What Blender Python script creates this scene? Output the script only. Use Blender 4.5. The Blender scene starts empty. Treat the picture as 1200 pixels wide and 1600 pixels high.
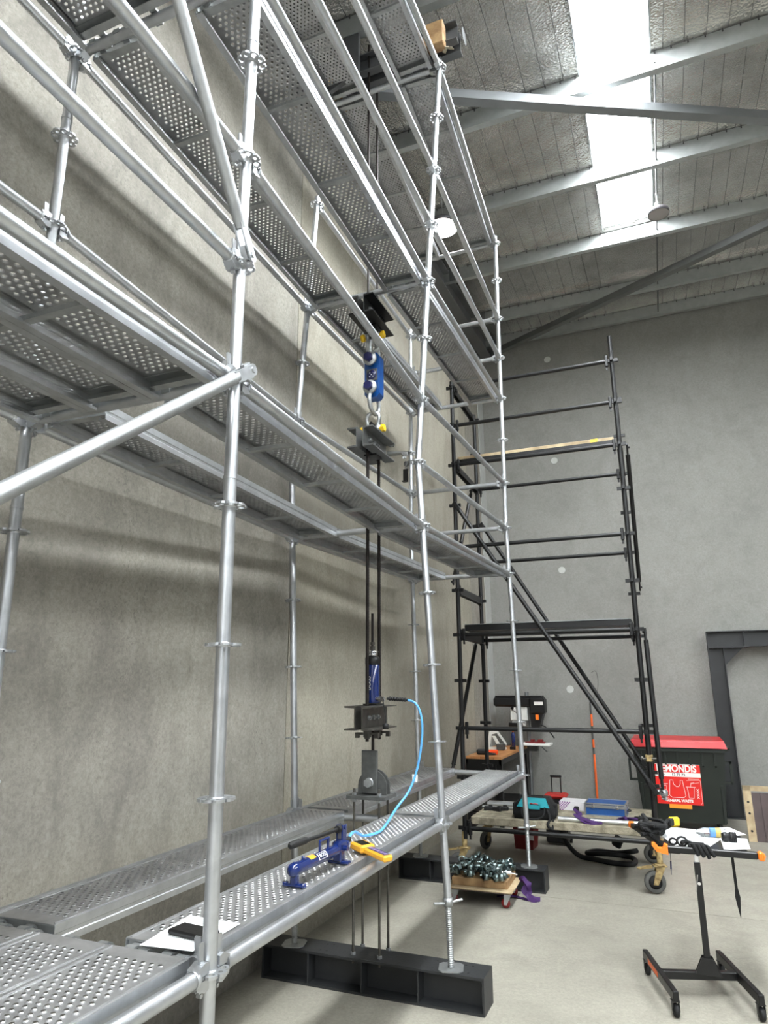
import bpy, bmesh, math, random
from mathutils import Vector, Matrix
random.seed(7)
PI = math.pi
V = Vector
scene = bpy.context.scene
COL = scene.collection

# ------------------------------------------------------------------ camera, world, exposure
F_PX = 1055.8627
CAM_R = ((0.925766, 0.378082, -0.003531), (-0.096766, 0.22789, -0.968867), (-0.365506, 0.897285, 0.247559))
CAM_P = (1.4339, -1.9961, 1.875)
cd = bpy.data.cameras.new('camera'); cam = bpy.data.objects.new('camera', cd); COL.objects.link(cam)
cd.sensor_fit = 'VERTICAL'; cd.sensor_height = 24.0; cd.lens = F_PX / 1600 * 24.0
cd.clip_start = 0.02; cd.clip_end = 200
_r, _d, _f = (V(a) for a in CAM_R)
m = Matrix(((_r[0], -_d[0], -_f[0]), (_r[1], -_d[1], -_f[1]), (_r[2], -_d[2], -_f[2])))
cam.matrix_world = Matrix.Translation(CAM_P) @ m.to_4x4()
scene.camera = cam

w = bpy.data.worlds.new('sky'); scene.world = w; w.use_nodes = True
bgn = w.node_tree.nodes['Background']
bgn.inputs[0].default_value = (0.80, 0.87, 1.0, 1); bgn.inputs[1].default_value = 1.0
scene.view_settings.view_transform = 'Standard'
scene.view_settings.look = 'None'
scene.view_settings.gamma = 1
scene.view_settings.use_curve_mapping = False
scene.view_settings.exposure = 0.10
SKYLIGHT = 60.0
LAMP = 9.0

def area(name, loc, rot, sx, sy, power, col):
    l = bpy.data.lights.new(name, 'AREA'); l.shape = 'RECTANGLE'; l.size = sx; l.size_y = sy; l.energy = power; l.color = col
    o = bpy.data.objects.new(name, l); COL.objects.link(o); o.location = loc; o.rotation_euler = rot
    return o
# added fill lights at assumed doors behind the camera and in the right wall
area('door_fill_light', (5.0, -13.95, 2.4), (PI/2, 0, 0), 5.0, 4.6, 85, (0.93, 0.97, 1.0))
area('side_door_fill_light', (13.95, 1.0, 2.4), (PI/2, 0, PI/2), 5.0, 4.6, 35, (0.93, 0.97, 1.0))

# ------------------------------------------------------------------ materials
def lin(c): return tuple(((x/12.92) if x <= .04045 else ((x+.055)/1.055)**2.4) for x in c)
MATS = {}
def mat(name, col, rough=.5, metal=0., var=.0, scale=20., bump=0., bscale=60., spec=.5, trans=0., emit=None, es=0., col2=None, detail=6, coat=0., fac=(.35, .65)):
    if name in MATS: return MATS[name]
    m = bpy.data.materials.new(name); m.use_nodes = True
    nt = m.node_tree; b = nt.nodes['Principled BSDF']
    c = lin(col) + (1,)
    b.inputs['Base Color'].default_value = c
    b.inputs['Roughness'].default_value = rough; b.inputs['Metallic'].default_value = metal
    b.inputs['Specular IOR Level'].default_value = spec
    b.inputs['Coat Weight'].default_value = coat
    if trans: b.inputs['Transmission Weight'].default_value = trans
    if emit: b.inputs['Emission Color'].default_value = tuple(emit)+(1,); b.inputs['Emission Strength'].default_value = es
    tc = nt.nodes.new('ShaderNodeTexCoord')
    if var or col2:
        n = nt.nodes.new('ShaderNodeTexNoise'); n.inputs['Scale'].default_value = scale; n.inputs['Detail'].default_value = detail
        nt.links.new(tc.outputs['Object'], n.inputs['Vector'])
        mr = nt.nodes.new('ShaderNodeMapRange'); mr.inputs[1].default_value = fac[0]; mr.inputs[2].default_value = fac[1]
        nt.links.new(n.outputs['Fac'], mr.inputs[0])
        mx = nt.nodes.new('ShaderNodeMix'); mx.data_type = 'RGBA'
        nt.links.new(mr.outputs[0], mx.inputs[0])
        c2 = lin(col2)+(1,) if col2 else tuple(min(1, x*(1+var)) for x in c[:3])+(1,)
        c1 = c if col2 else tuple(x*(1-var) for x in c[:3])+(1,)
        mx.inputs[6].default_value = c1; mx.inputs[7].default_value = c2
        nt.links.new(mx.outputs[2], b.inputs['Base Color'])
    if bump:
        n2 = nt.nodes.new('ShaderNodeTexNoise'); n2.inputs['Scale'].default_value = bscale; n2.inputs['Detail'].default_value = 4
        nt.links.new(tc.outputs['Object'], n2.inputs['Vector'])
        bp = nt.nodes.new('ShaderNodeBump'); bp.inputs['Strength'].default_value = bump; bp.inputs['Distance'].default_value = .01
        nt.links.new(n2.outputs['Fac'], bp.inputs['Height']); nt.links.new(bp.outputs[0], b.inputs['Normal'])
    MATS[name] = m; return m

def noise(nt, vec, scale, detail=5, rough=.5, dist=0.):
    n = nt.nodes.new('ShaderNodeTexNoise'); n.inputs['Scale'].default_value = scale; n.inputs['Detail'].default_value = detail
    n.inputs['Roughness'].default_value = rough; n.inputs['Distortion'].default_value = dist
    nt.links.new(vec, n.inputs['Vector']); return n.outputs['Fac']
def maprange(nt, v, a, b, c=0., d=1.):
    n = nt.nodes.new('ShaderNodeMapRange'); n.inputs[1].default_value = a; n.inputs[2].default_value = b; n.inputs[3].default_value = c; n.inputs[4].default_value = d
    nt.links.new(v, n.inputs[0]); return n.outputs[0]
def mixc(nt, f, a, b):
    n = nt.nodes.new('ShaderNodeMix'); n.data_type = 'RGBA'
    if hasattr(f, 'links'): nt.links.new(f, n.inputs[0])
    else: n.inputs[0].default_value = f
    for s, i in ((a, 6), (b, 7)):
        if hasattr(s, 'links'): nt.links.new(s, n.inputs[i])
        else: n.inputs[i].default_value = tuple(lin(s))+(1,)
    return n.outputs[2]
def mapping(nt, vec, scale):
    n = nt.nodes.new('ShaderNodeMapping'); n.inputs['Scale'].default_value = scale; nt.links.new(vec, n.inputs[0]); return n.outputs[0]

def concrete(name, base, dark, light, streak=(1, 1, 1), rough=.75, stain=.5, bumpd=.002, gloss=False):
    m = bpy.data.materials.new(name); m.use_nodes = True; nt = m.node_tree; b = nt.nodes['Principled BSDF']
    g = nt.nodes.new('ShaderNodeNewGeometry').outputs['Position']
    big = maprange(nt, noise(nt, mapping(nt, g, streak), .8, 6, .6, .4), .35, .7)
    c = mixc(nt, big, base, light)
    med = maprange(nt, noise(nt, mapping(nt, g, streak), 3.5, 8, .7, .6), .45, .70, 0, stain)
    c = mixc(nt, med, c, dark)
    patch = maprange(nt, noise(nt, g, 1.7, 4, .6, .5), .42, .62)
    sc = maprange(nt, noise(nt, mapping(nt, g, (1, 1, .7)), 30., 3, .6, 2.6), .56, .68, 0, 1.0*stain)
    ml = nt.nodes.new('ShaderNodeMath'); ml.operation = 'MULTIPLY'; nt.links.new(sc, ml.inputs[0]); nt.links.new(patch, ml.inputs[1])
    c = mixc(nt, ml.outputs[0], c, dark)
    fine = maprange(nt, noise(nt, g, 42., 6, .85, .4), .38, .66, 0, .55)
    c = mixc(nt, fine, c, dark)
    nt.links.new(c, b.inputs['Base Color'])
    b.inputs['Roughness'].default_value = rough
    if gloss:
        nt.links.new(maprange(nt, noise(nt, g, 2.5, 5), .3, .7, .42, .62), b.inputs['Roughness'])
    h = noise(nt, g, 45., 6, .7)
    bp = nt.nodes.new('ShaderNodeBump'); bp.inputs['Strength'].default_value = .35; bp.inputs['Distance'].default_value = bumpd
    nt.links.new(h, bp.inputs['Height']); nt.links.new(bp.outputs[0], b.inputs['Normal'])
    MATS[name] = m; return m

concrete('wall_concrete_warm', (.56, .54, .505), (.35, .335, .31), (.655, .64, .595), (1, 1, .55), stain=.5)
concrete('wall_concrete_yellow', (.585, .565, .515), (.41, .39, .345), (.675, .655, .595), (1, 1, .45), stain=.45)
concrete('wall_concrete_grey', (.55, .545, .525), (.43, .425, .41), (.60, .595, .575), (1, 1, .8), stain=.35)
concrete('floor_concrete', (.575, .56, .515), (.42, .405, .37), (.635, .62, .57), (1, 1, 1), stain=.4, bumpd=.001, gloss=True)

def galv_mat(name, base, light, rough, metal=1.0):
    m = bpy.data.materials.new(name); m.use_nodes = True; nt = m.node_tree; b = nt.nodes['Principled BSDF']
    g = nt.nodes.new('ShaderNodeNewGeometry').outputs['Position']
    big = noise(nt, g, 9., 5, .6, .5)
    c = mixc(nt, maprange(nt, big, .3, .7), base, light)
    nt.links.new(c, b.inputs['Base Color'])
    mr = maprange(nt, noise(nt, g, 14., 3), .3, .7, rough-.03, rough+.04)
    nt.links.new(mr, b.inputs['Roughness'])
    b.inputs['Metallic'].default_value = metal
    MATS[name] = m; return m
galv_mat('galvanised_steel', (.68, .69, .70), (.78, .79, .80), .37, .9)
galv_mat('galvanised_sheet', (.60, .60, .60), (.71, .71, .71), .38, .75)
galv_mat('galvanised_dull', (.58, .59, .59), (.70, .71, .71), .42, .8)
galv_mat('purlin_zinc', (.66, .675, .67), (.71, .725, .72), .45, .6)

def worn_black():
    m = bpy.data.materials.new('worn_black_paint'); m.use_nodes = True; nt = m.node_tree; b = nt.nodes['Principled BSDF']
    g = nt.nodes.new('ShaderNodeNewGeometry').outputs['Position']
    c = mixc(nt, maprange(nt, noise(nt, g, 12, 6, .7), .60, .80, 0, .5), (.035, .035, .038), (.20, .19, .18))
    nt.links.new(c, b.inputs['Base Color']); b.inputs['Roughness'].default_value = .42; b.inputs['Specular IOR Level'].default_value = .45
    MATS['worn_black_paint'] = m
worn_black()
mat('structural_grey_paint', (.30, .305, .31), .45, var=.12, scale=8, bump=.1)
mat('beam_dark_paint', (.14, .145, .15), .5, var=.15, scale=6, bump=.1)
mat('rafter_grey_paint', (.40, .405, .41), .5, var=.08, scale=3)
mat('brace_dark_grey', (.38, .385, .38), .45, var=.08, scale=4)
mat('brace_grey', (.46, .47, .48), .45, var=.08, scale=4)
mat('black_steel', (.04, .04, .043), .35, var=.3, scale=15)
mat('oiled_rod', (.14, .12, .11), .35, .6, var=.3, scale=40)
mat('mill_steel', (.34, .33, .31), .45, .7, var=.2, scale=25)
mat('mill_plate', (.32, .325, .32), .5, .3, var=.15, scale=25)
mat('blue_enamel', (.03, .12, .34), .22, var=.08, scale=10, coat=.5)
mat('blue_cell', (.03, .25, .50), .3, var=.08, scale=10, coat=.4)
mat('dark_blue_nut', (.06, .07, .27), .35)
mat('chrome', (.85, .85, .86), .12, 1.0)
mat('yellow_paint', (.88, .72, .12), .4)
mat('old_yellow_paint', (.66, .58, .40), .55, col2=(.42, .34, .20), scale=25)
mat('yellow_plastic', (.86, .62, .15), .4)
mat('black_plastic', (.03, .03, .033), .45, bump=.1)
mat('black_rubber', (.045, .045, .047), .7, bump=.15)
mat('grey_rubber', (.30, .30, .29), .6, var=.2, scale=20)
mat('blue_hose_plastic', (.36, .66, .93), .35)
mat('white_paper', (.87, .875, .88), .8)
mat('white_plastic', (.88, .88, .86), .45)
mat('timber', (.66, .54, .38), .65, col2=(.50, .38, .25), scale=9, detail=8, bump=.2)
mat('pale_timber', (.72, .65, .52), .65, col2=(.60, .52, .40), scale=9, detail=8)
mat('bench_timber', (.78, .56, .35), .5, col2=(.68, .45, .26), scale=7, detail=8)
mat('cement_splash_timber', (.62, .59, .51), .85, col2=(.46, .43, .36), scale=14, detail=8, bump=.6, bscale=80)
mat('red_bin_lid', (.72, .07, .10), .35, var=.1, scale=5)
mat('bin_green', (.065, .095, .07), .42, col2=(.095, .12, .095), scale=4)
mat('sign_red', (.86, .13, .10), .5)
mat('sign_white', (.92, .90, .88), .5)
mat('sign_orange', (.93, .60, .18), .5)
mat('dark_red_plastic', (.42, .07, .07), .45, var=.1)
mat('red_plastic', (.66, .12, .08), .45)
mat('orange_plastic', (1.0, .50, .14), .4)
mat('orange_pole', (.93, .40, .14), .45)
mat('teal_fabric', (.10, .52, .56), .8, bump=.3, bscale=200)
mat('black_fabric', (.045, .048, .05), .85, bump=.4, bscale=200)
mat('purple_fabric', (.22, .09, .32), .75, bump=.2, bscale=200)
mat('blue_case', (.10, .30, .55), .45, var=.08, scale=30)
mat('aluminium', (.82, .83, .84), .28, 1.0)
mat('carton_white', (.87, .86, .87), .6)
mat('carton_purple', (.45, .16, .50), .6)
mat('clear_plastic', (.93, .96, .98), .06, trans=.92)
mat('amber_label', (.75, .66, .35), .5)
mat('blue_label', (.35, .55, .80), .5)
mat('brown_panel', (.30, .25, .245), .4, var=.15, scale=6)
mat('lamp_glow', (1, 1, 1), .5, emit=(1.0, .93, .90), es=LAMP)
mat('lamp_off', (.62, .60, .59), .4)
mat('lamp_body', (.30, .29, .30), .5)
mat('skylight_sheet', (1, 1, 1), .5, emit=(.93, .97, 1.0), es=SKYLIGHT)
mat('plaster_patch', (.73, .735, .72), .7, var=.04)
mat('dark_sealant', (.16, .16, .155), .8)
mat('corner_seal', (.66, .665, .65), .8, var=.05)
mat('orange_red_plastic', (.98, .32, .08), .4)
mat('screen_dark', (.10, .10, .09), .2)
mat('purple_plastic', (.50, .42, .55), .5)
mat('roof_sheet_grey', (.5, .5, .5), .6)
mat('net_wire', (.30, .30, .30), .5, .5)
mat('white_line', (.85, .85, .82), .5)

def foil_mat():
    m = bpy.data.materials.new('foil_insulation'); m.use_nodes = True; nt = m.node_tree; b = nt.nodes['Principled BSDF']
    g = nt.nodes.new('ShaderNodeNewGeometry').outputs['Position']
    c = mixc(nt, maprange(nt, noise(nt, g, 3., 5), .3, .7), (.68, .675, .66), (.80, .795, .78))
    nt.links.new(c, b.inputs['Base Color']); b.inputs['Metallic'].default_value = .75; b.inputs['Roughness'].default_value = .24
    wv = nt.nodes.new('ShaderNodeTexVoronoi'); wv.inputs['Scale'].default_value = 45; nt.links.new(g, wv.inputs['Vector'])
    ad = nt.nodes.new('ShaderNodeMath'); ad.operation = 'ADD'
    nt.links.new(wv.outputs['Distance'], ad.inputs[0]); nt.links.new(noise(nt, g, 22., 3, .5), ad.inputs[1])
    bp = nt.nodes.new('ShaderNodeBump'); bp.inputs['Strength'].default_value = .7; bp.inputs['Distance'].default_value = .009
    nt.links.new(ad.outputs[0], bp.inputs['Height']); nt.links.new(bp.outputs[0], b.inputs['Normal'])
    MATS['foil_insulation'] = m
foil_mat()

# ------------------------------------------------------------------ mesh helpers
class MB:
    def __init__(s): s.v = []; s.f = []; s.sm = []; s.mi = []; s.cur = 0
    def add(s, vs, fs, smooth=False):
        o = len(s.v); s.v += [tuple(a) for a in vs]
        for f in fs: s.f.append(tuple(o+i for i in f)); s.sm.append(smooth); s.mi.append(s.cur)
    def box(s, c, d, R=None):
        c = V(c); hx, hy, hz = d[0]/2, d[1]/2, d[2]/2
        vs = [V((x, y, z)) for z in (-hz, hz) for y in (-hy, hy) for x in (-hx, hx)]
        if R is not None: vs = [R @ q for q in vs]
        s.add([q+c for q in vs], [(0, 2, 3, 1), (4, 5, 7, 6), (0, 1, 5, 4), (2, 6, 7, 3), (0, 4, 6, 2), (1, 3, 7, 5)])
        return s
    def bb(s, a, b):
        return s.box([(a[i]+b[i])/2 for i in range(3)], [abs(b[i]-a[i]) for i in range(3)])
    def rbox(s, c, d, r=.01, R=None):           # box with chamfered edges
        c = V(c); h = [x/2 for x in d]; vs = []; idx = {}
        for sx in (-1, 1):
            for sy in (-1, 1):
                for sz in (-1, 1):
                    for k in range(3):
                        q = [sx*h[0], sy*h[1], sz*h[2]]
                        for j in range(3):
                            if j != k: q[j] -= (sx, sy, sz)[j]*r
                        idx[(sx, sy, sz, k)] = len(vs); vs.append(V(q))
        fs = []
        for k in range(3):
            a, b2 = [j for j in range(3) if j != k]
            for sg in (-1, 1):
                loop = []
                for (u, v_) in ((-1, -1), (1, -1), (1, 1), (-1, 1)):
                    t = [0, 0, 0]; t[k] = sg; t[a] = u; t[b2] = v_; loop.append(idx[(*t, k)])
                fs.append(loop if (sg > 0) == (k != 1) else loop[::-1])
            for u in (-1, 1):
                for v_ in (-1, 1):
                    t0 = [0, 0, 0]; t0[a] = u; t0[b2] = v_; t1 = list(t0); t0[k] = -1; t1[k] = 1
                    fs.append([idx[(*t0, a)], idx[(*t1, a)], idx[(*t1, b2)], idx[(*t0, b2)]])
        for sx in (-1, 1):
            for sy in (-1, 1):
                for sz in (-1, 1): fs.append([idx[(sx, sy, sz, k)] for k in range(3)])
        if R is not None: vs = [R @ q for q in vs]
        s.add([q+c for q in vs], fs); s.fix = True
        return s
    def sweep(s, pts, r, n=12, caps=True, smooth=True, closed=False, up=None):
        pts = [V(q) for q in pts]; rs = r if isinstance(r, (list, tuple)) else [r]*len(pts)
        N = len(pts); vs = []; prev = None
        for i, q in enumerate(pts):
            if closed: t = (pts[(i+1) % N]-pts[i-1])
            elif i == 0: t = pts[1]-q
            elif i == N-1: t = q-pts[-2]
            else: t = (pts[i+1]-q).normalized()+(q-pts[i-1]).normalized()
            t.normalize()
            if prev is None:
                a = V((0, 0, 1)) if abs(t.z) < .9 else V((1, 0, 0))
                a = (a-t*a.dot(t)).normalized()
            else: a = (prev-t*prev.dot(t)).normalized()
            prev = a; b = t.cross(a)
            for k in range(n):
                an = 2*PI*k/n; vs.append(q+(a*math.cos(an)+b*math.sin(an))*rs[i])
        fs = []
        for i in range(N if closed else N-1):
            j = (i+1) % N
            for k in range(n): k2 = (k+1) % n; fs.append((i*n+k, i*n+k2, j*n+k2, j*n+k))
        s.add(vs, fs, smooth)
        if caps and not closed:
            s.add(vs[:n], [tuple(range(n))[::-1]]); s.add(vs[-n:], [tuple(range(n))])
        return s
    def cyl(s, a, b, r, n=16, r2=None): return s.sweep([a, b], [r, r if r2 is None else r2], n)
    def lathe(s, prof, o=(0, 0, 0), ax='z', n=24, smooth=True, R=None):
        o = V(o); vs = []; m_ = len(prof)
        for k in range(n):
            an = 2*PI*k/n; c_, s_ = math.cos(an), math.sin(an)
            for (r, h) in prof:
                q = {'z': (r*c_, r*s_, h), 'x': (h, r*c_, r*s_), 'y': (r*s_, h, r*c_)}[ax]
                q = V(q)
                if R is not None: q = R @ q
                vs.append(q+o)
        fs = []
        for k in range(n):
            k2 = (k+1) % n
            for i in range(m_-1): fs.append((k*m_+i, k2*m_+i, k2*m_+i+1, k*m_+i+1))
        s.add(vs, fs, smooth); return s
    def prism(s, poly, fn, a, b):               # poly of (u,v); fn(u,v,w)->xyz; extruded from w=a to b
        n = len(poly); vs = [V(fn(u, v_, a)) for u, v_ in poly]+[V(fn(u, v_, b)) for u, v_ in poly]
        fs = [tuple(range(n))[::-1], tuple(range(n, 2*n))]+[(i, (i+1) % n, n+(i+1) % n, n+i) for i in range(n)]
        s.add(vs, fs); s.fix = True; return s
    def strip(s, pts, wd, th, up=(0, 0, 1)):   # flat strap along pts
        pts = [V(q) for q in pts]; vs = []
        for i, q in enumerate(pts):
            t = (pts[min(i+1, len(pts)-1)]-pts[max(i-1, 0)]).normalized()
            u_ = V(up[i] if isinstance(up[0], (list, tuple)) else up)
            b = t.cross(u_).normalized(); nn = b.cross(t).normalized()
            for (x, y) in ((-1, -1), (1, -1), (1, 1), (-1, 1)): vs.append(q+b*x*wd/2+nn*y*th/2)
        fs = []
        for i in range(len(pts)-1):
            for k in range(4): k2 = (k+1) % 4; fs.append((i*4+k, i*4+k2, i*4+4+k2, i*4+4+k))
        fs += [(3, 2, 1, 0), tuple(len(vs)-4+i for i in range(4))]
        s.add(vs, fs); s.fix = True; return s
    fix = True
    def mesh(s, name, mats):
        me = bpy.data.meshes.new(name); me.from_pydata(s.v, [], s.f)
        for q in (mats if isinstance(mats, (list, tuple)) else [mats]): me.materials.append(MATS[q])
        me.polygons.foreach_set('use_smooth', s.sm); me.polygons.foreach_set('material_index', s.mi)
        if s.fix and len(s.f) < 40000:
            bm = bmesh.new(); bm.from_mesh(me); bmesh.ops.recalc_face_normals(bm, faces=bm.faces); bm.to_mesh(me); bm.free()
        me.update(); return me

def empty(name, loc=(0, 0, 0), rotz=0., mtx=None):
    o = bpy.data.objects.new(name, None); COL.objects.link(o); o.empty_display_size = .05
    if mtx is not None: o.matrix_world = mtx
    else: o.location = loc; o.rotation_euler = (0, 0, rotz)
    return o
def tag(o, label, cat, group=None, kind=None):
    if label: o['label'] = label
    if cat: o['category'] = cat
    if group: o['group'] = group
    if kind: o['kind'] = kind
    return o
def thing(name, label, cat, loc=(0, 0, 0), rotz=0., group=None, mtx=None):
    return tag(empty(name, loc, rotz, mtx), label, cat, group)
def put(name, me, parent=None, mtx=None, label=None):
    o = bpy.data.objects.new(name, me); COL.objects.link(o)
    if parent is not None: o.parent = parent
    if mtx is not None: o.matrix_local = mtx
    if label: o['label'] = label
    return o
def part(name, mb, mats, parent=None, mtx=None, label=None):
    return put(name, mb.mesh(name, mats), parent, mtx, label)
def single(name, mb, mats, label, cat, loc=(0, 0, 0), rotz=0., group=None):
    o = part(name, mb, mats); o.location = loc; o.rotation_euler = (0, 0, rotz); return tag(o, label, cat, group)
def struct(name, mb, mats, parent=None):
    o = part(name, mb, mats, parent)
    if parent is None: o['kind'] = 'structure'
    return o
def T(x=0, y=0, z=0): return Matrix.Translation((x, y, z))
def RZ(a): return Matrix.Rotation(a, 4, 'Z')
def RX(a): return Matrix.Rotation(a, 4, 'X')
def RY(a): return Matrix.Rotation(a, 4, 'Y')
def frame_to(a, b, up=(0, 0, 1)):              # matrix at a with local +X along a->b, Z near up
    a, b = V(a), V(b); x = (b-a).normalized(); z = V(up); z = (z-x*z.dot(x)).normalized(); y = z.cross(x)
    m_ = Matrix(((x.x, y.x, z.x, a.x), (x.y, y.y, z.y, a.y), (x.z, y.z, z.z, a.z), (0, 0, 0, 1))); return m_
def hexnut(mb, c, r, h, ax='z'):
    mb.lathe([(0, -h/2), (r, -h/2), (r, h/2), (0, h/2)], c, ax, 6, False)
TEXTS = {}
def text(body, parent, mtx, size, matname, name='lettering', depth=.0008, bold=.0, label=None, squash=1.):
    cu = bpy.data.curves.new('t', 'FONT'); cu.body = body; cu.size = size; cu.extrude = depth; cu.align_x = 'CENTER'; cu.align_y = 'CENTER'; cu.offset = bold
    cu.resolution_u = 3
    o = bpy.data.objects.new('t', cu); COL.objects.link(o)
    bpy.context.view_layer.update()
    me = bpy.data.meshes.new_from_object(o.evaluated_get(bpy.context.evaluated_depsgraph_get()))
    bpy.data.objects.remove(o); me.materials.clear(); me.materials.append(MATS[matname])
    for v_ in me.vertices: v_.co.x *= squash
    return put(name, me, parent, mtx, label)

# ------------------------------------------------------------------ the hall
XW, XR, YF, YB = -1.35, 14.0, -14.0, 9.8
SL = .084
def zp(y): return 8.14+SL*(y-9.7)              # underside of the purlins
def zr(y): return zp(y)+.22                     # top of the purlins = insulation plane
fl = MB()
for a, b in ((YF-.2, 4.872), (4.878, YB+.2)): fl.bb((XW-.2, a, -.2), (XR+.2, b, 0))
fl.bb((XW-.2, 4.872, -.2), (XR+.2, 4.878, -.006))
struct('floor', fl, 'floor_concrete')
wl = MB()
JY = (-8.6, -2.9, 2.8, 8.5)
ys = [YF]+list(JY)+[YB+.2]
wl.bb((XW-.2, YF, -.1), (XW-.15, YB+.2, 9.2))
for j in JY: wl.bb((XW-.16, j-.006, -.1), (XW-.008, j+.006, 9.2))
wlo = struct('wall_left', wl, 'dark_sealant')
for k, (a, b) in enumerate(zip(ys[:-1], ys[1:])):
    q = MB(); q.bb((XW-.149, a+.006, -.1), (XW, b-.006, 9.2)); part('concrete_panel', q, 'wall_concrete_yellow' if k == 3 else 'wall_concrete_warm', wlo)
wb = MB(); wb.bb((XW, YB, -.1), (XR, YB+.2, 9.2))
wbo = struct('wall_back', wb, 'wall_concrete_grey')
for i, z in enumerate((1.79, 3.77, 5.75, 7.73)):
    d = MB(); d.lathe([(0, -.004), (.055, -.004), (.06, 0)], (-.077, YB, z), 'y', 24, False)
    part('tie_hole_patch', d, 'plaster_patch', wbo)
t1 = MB(); t1.bb((XW, 9.42, 0), (XW+.012, YB, 9.0)); struct('trim_1', t1, 'corner_seal')
# right wall and front wall, each with an assumed door opening for its fill light
wr = MB()
for a, b in (((XR, YF, -.1), (XR+.2, -1.5, 8.6)), ((XR, 3.5, -.1), (XR+.2, YB+.2, 9.2)), ((XR, -1.5, 4.7), (XR+.2, 3.5, 9.0))): wr.bb(a, b)
struct('wall_right', wr, 'wall_concrete_grey')
wf = MB()
for a, b in (((XW-.2, YF-.2, -.1), (2.5, YF, 8.0)), ((7.5, YF-.2, -.1), (XR+.2, YF, 8.0)), ((2.5, YF-.2, 4.7), (7.5, YF, 8.0))): wf.bb(a, b)
struct('wall_front', wf, 'wall_concrete_grey')

# ceiling: foil insulation with skylight openings
SKX = ((1.19, 1.86), (7.6, 8.27), (12.6, 13.2)); SKY0, SKY1 = -12.6, 6.86
PUR = [9.7-1.0, ]
PURL = [9.66, 8.60, 6.95, 5.40, 3.90, 2.35, .80, -.75, -2.3, -3.85, -5.4, -6.95, -8.5, -10.05, -11.6, -13.15]
ce = MB()
def foil(x0, x1, y0, y1, nx, ny):
    vs = []; fs = []
    for j in range(ny+1):
        y = y0+(y1-y0)*j/ny
        k = min(range(len(PURL)-1), key=lambda q: abs((PURL[q]+PURL[q+1])/2-y))
        hi, lo = PURL[k], PURL[k+1]; s_ = min(1, max(0, (y-lo)/(hi-lo)))
        for i in range(nx+1):
            x = x0+(x1-x0)*i/nx
            puff = .075*math.sqrt(max(0, 4*s_*(1-s_)))-.02*math.exp(-((1-s_)/.08)**2)
            wr_ = .006*math.sin(11*x+5*y)*math.sin(17*y+3*x)
            vs.append((x, y, zr(y)-.012+puff+wr_ if 0 < s_ < 1 else zr(y)-.012))
    for j in range(ny):
        for i in range(nx): a = j*(nx+1)+i; fs.append((a, a+nx+1, a+nx+2, a+1))
    ce.add(vs, fs, True)
ce.fix = False
foil(XW, SKX[0][0], -3.9, YB, 64, 300)
foil(SKX[0][1], 5.2, -3.9, YB, 70, 300)
foil(SKX[0][0], SKX[0][1], SKY1, YB, 12, 44)
for x0, x1 in ((XW, SKX[0][0]), (SKX[0][1], SKX[1][0]), (SKX[1][1], SKX[2][0]), (SKX[2][1], XR)): foil(x0, x1, YF, -3.9, 4, 30)
for x0, x1 in ((5.2, SKX[1][0]), (SKX[1][1], SKX[2][0]), (SKX[2][1], XR)): foil(x0, x1, -3.9, YB, 4, 30)
for x0, x1 in SKX: foil(x0, x1, YF, SKY0, 2, 4)
for x0, x1 in SKX[1:]: foil(x0, x1, SKY1, YB, 2, 8)
ceo = struct('ceiling', ce, 'foil_insulation')
rs = MB(); rs.prism([(YF-.3, zr(YF-.3)+.12), (YB+.3, zr(YB+.3)+.12), (YB+.3, zr(YB+.3)+.16), (YF-.3, zr(YF-.3)+.16)], lambda u, v_, w_: (w_, u, v_), XW-.3, XR+.3)
part('roof_sheet', rs, 'roof_sheet_grey', ceo)
for x0, x1 in SKX[:2]:                          # translucent daylight sheets set into the openings
    s_ = MB(); s_.prism([(SKY0, zr(SKY0)+.03), (SKY1, zr(SKY1)+.03), (SKY1, zr(SKY1)+.034), (SKY0, zr(SKY0)+.034)], lambda u, v_, w_: (w_, u, v_), x0, x1)
    part('skylight_sheet', s_, 'skylight_sheet', ceo)
    fr = MB()
    for x in (x0, x1): fr.prism([(SKY0, zr(SKY0)-.02), (SKY1, zr(SKY1)-.02), (SKY1, zr(SKY1)+.11), (SKY0, zr(SKY0)+.11)], lambda u, v_, w_: (w_, u, v_), x-.008, x+.008)
    part('skylight_frame', fr, 'galvanised_dull', ceo)
for i, y in enumerate(PURL):                     # C section purlins
    z0 = zp(y); pr = [(0, 0), (.075, .003), (.075, .022), (.071, .022), (.071, .006), (.004, .004), (.004, .2), (.071, .203), (.071, .19), (.075, .19), (.075, .208), (0, .206)]
    q = MB(); q.prism(pr, lambda u, v_, w_: (w_, y+u, z0+v_), XW, XR)
    part('purlin', q, 'purlin_zinc', ceo)
# bridging rods, safety mesh
for k in range(4):
    y0, y1 = PURL[k+1], PURL[k]
    q = MB(); q.bb((1.895, 0, 0), (1.91, .001, .001)); q = MB()
    q.prism([(y0, zp(y0)+.06), (y1, zp(y1)+.06), (y1, zp(y1)+.085), (y0, zp(y0)+.085)], lambda u, v_, w_: (w_, u, v_), 1.885, 1.90)
    part('bridging_bar', q, 'structural_grey_paint', ceo)
nw = MB()
x = XW+.1
while x < 4.4:
    if not (SKX[0][0] < x < SKX[0][1]):
        pts = [(x+.006*math.sin(y*3+x*9), y, zr(y)-.016) for y in [1.0+.8*i for i in range(12)]]
        nw.sweep(pts, .0026, 3, False, False)
    x += .19
for yy in PURL[:6]:
    x = XW+.1
    while x < 4.4:
        if not (SKX[0][0]-.02 < x < SKX[0][1]+.02): nw.box((x, yy-.012, zr(yy)-.03), (.012, .012, .03))
        x += .15
nwo = part('safety_mesh', nw, 'net_wire', ceo); nwo['kind'] = 'stuff'
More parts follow.
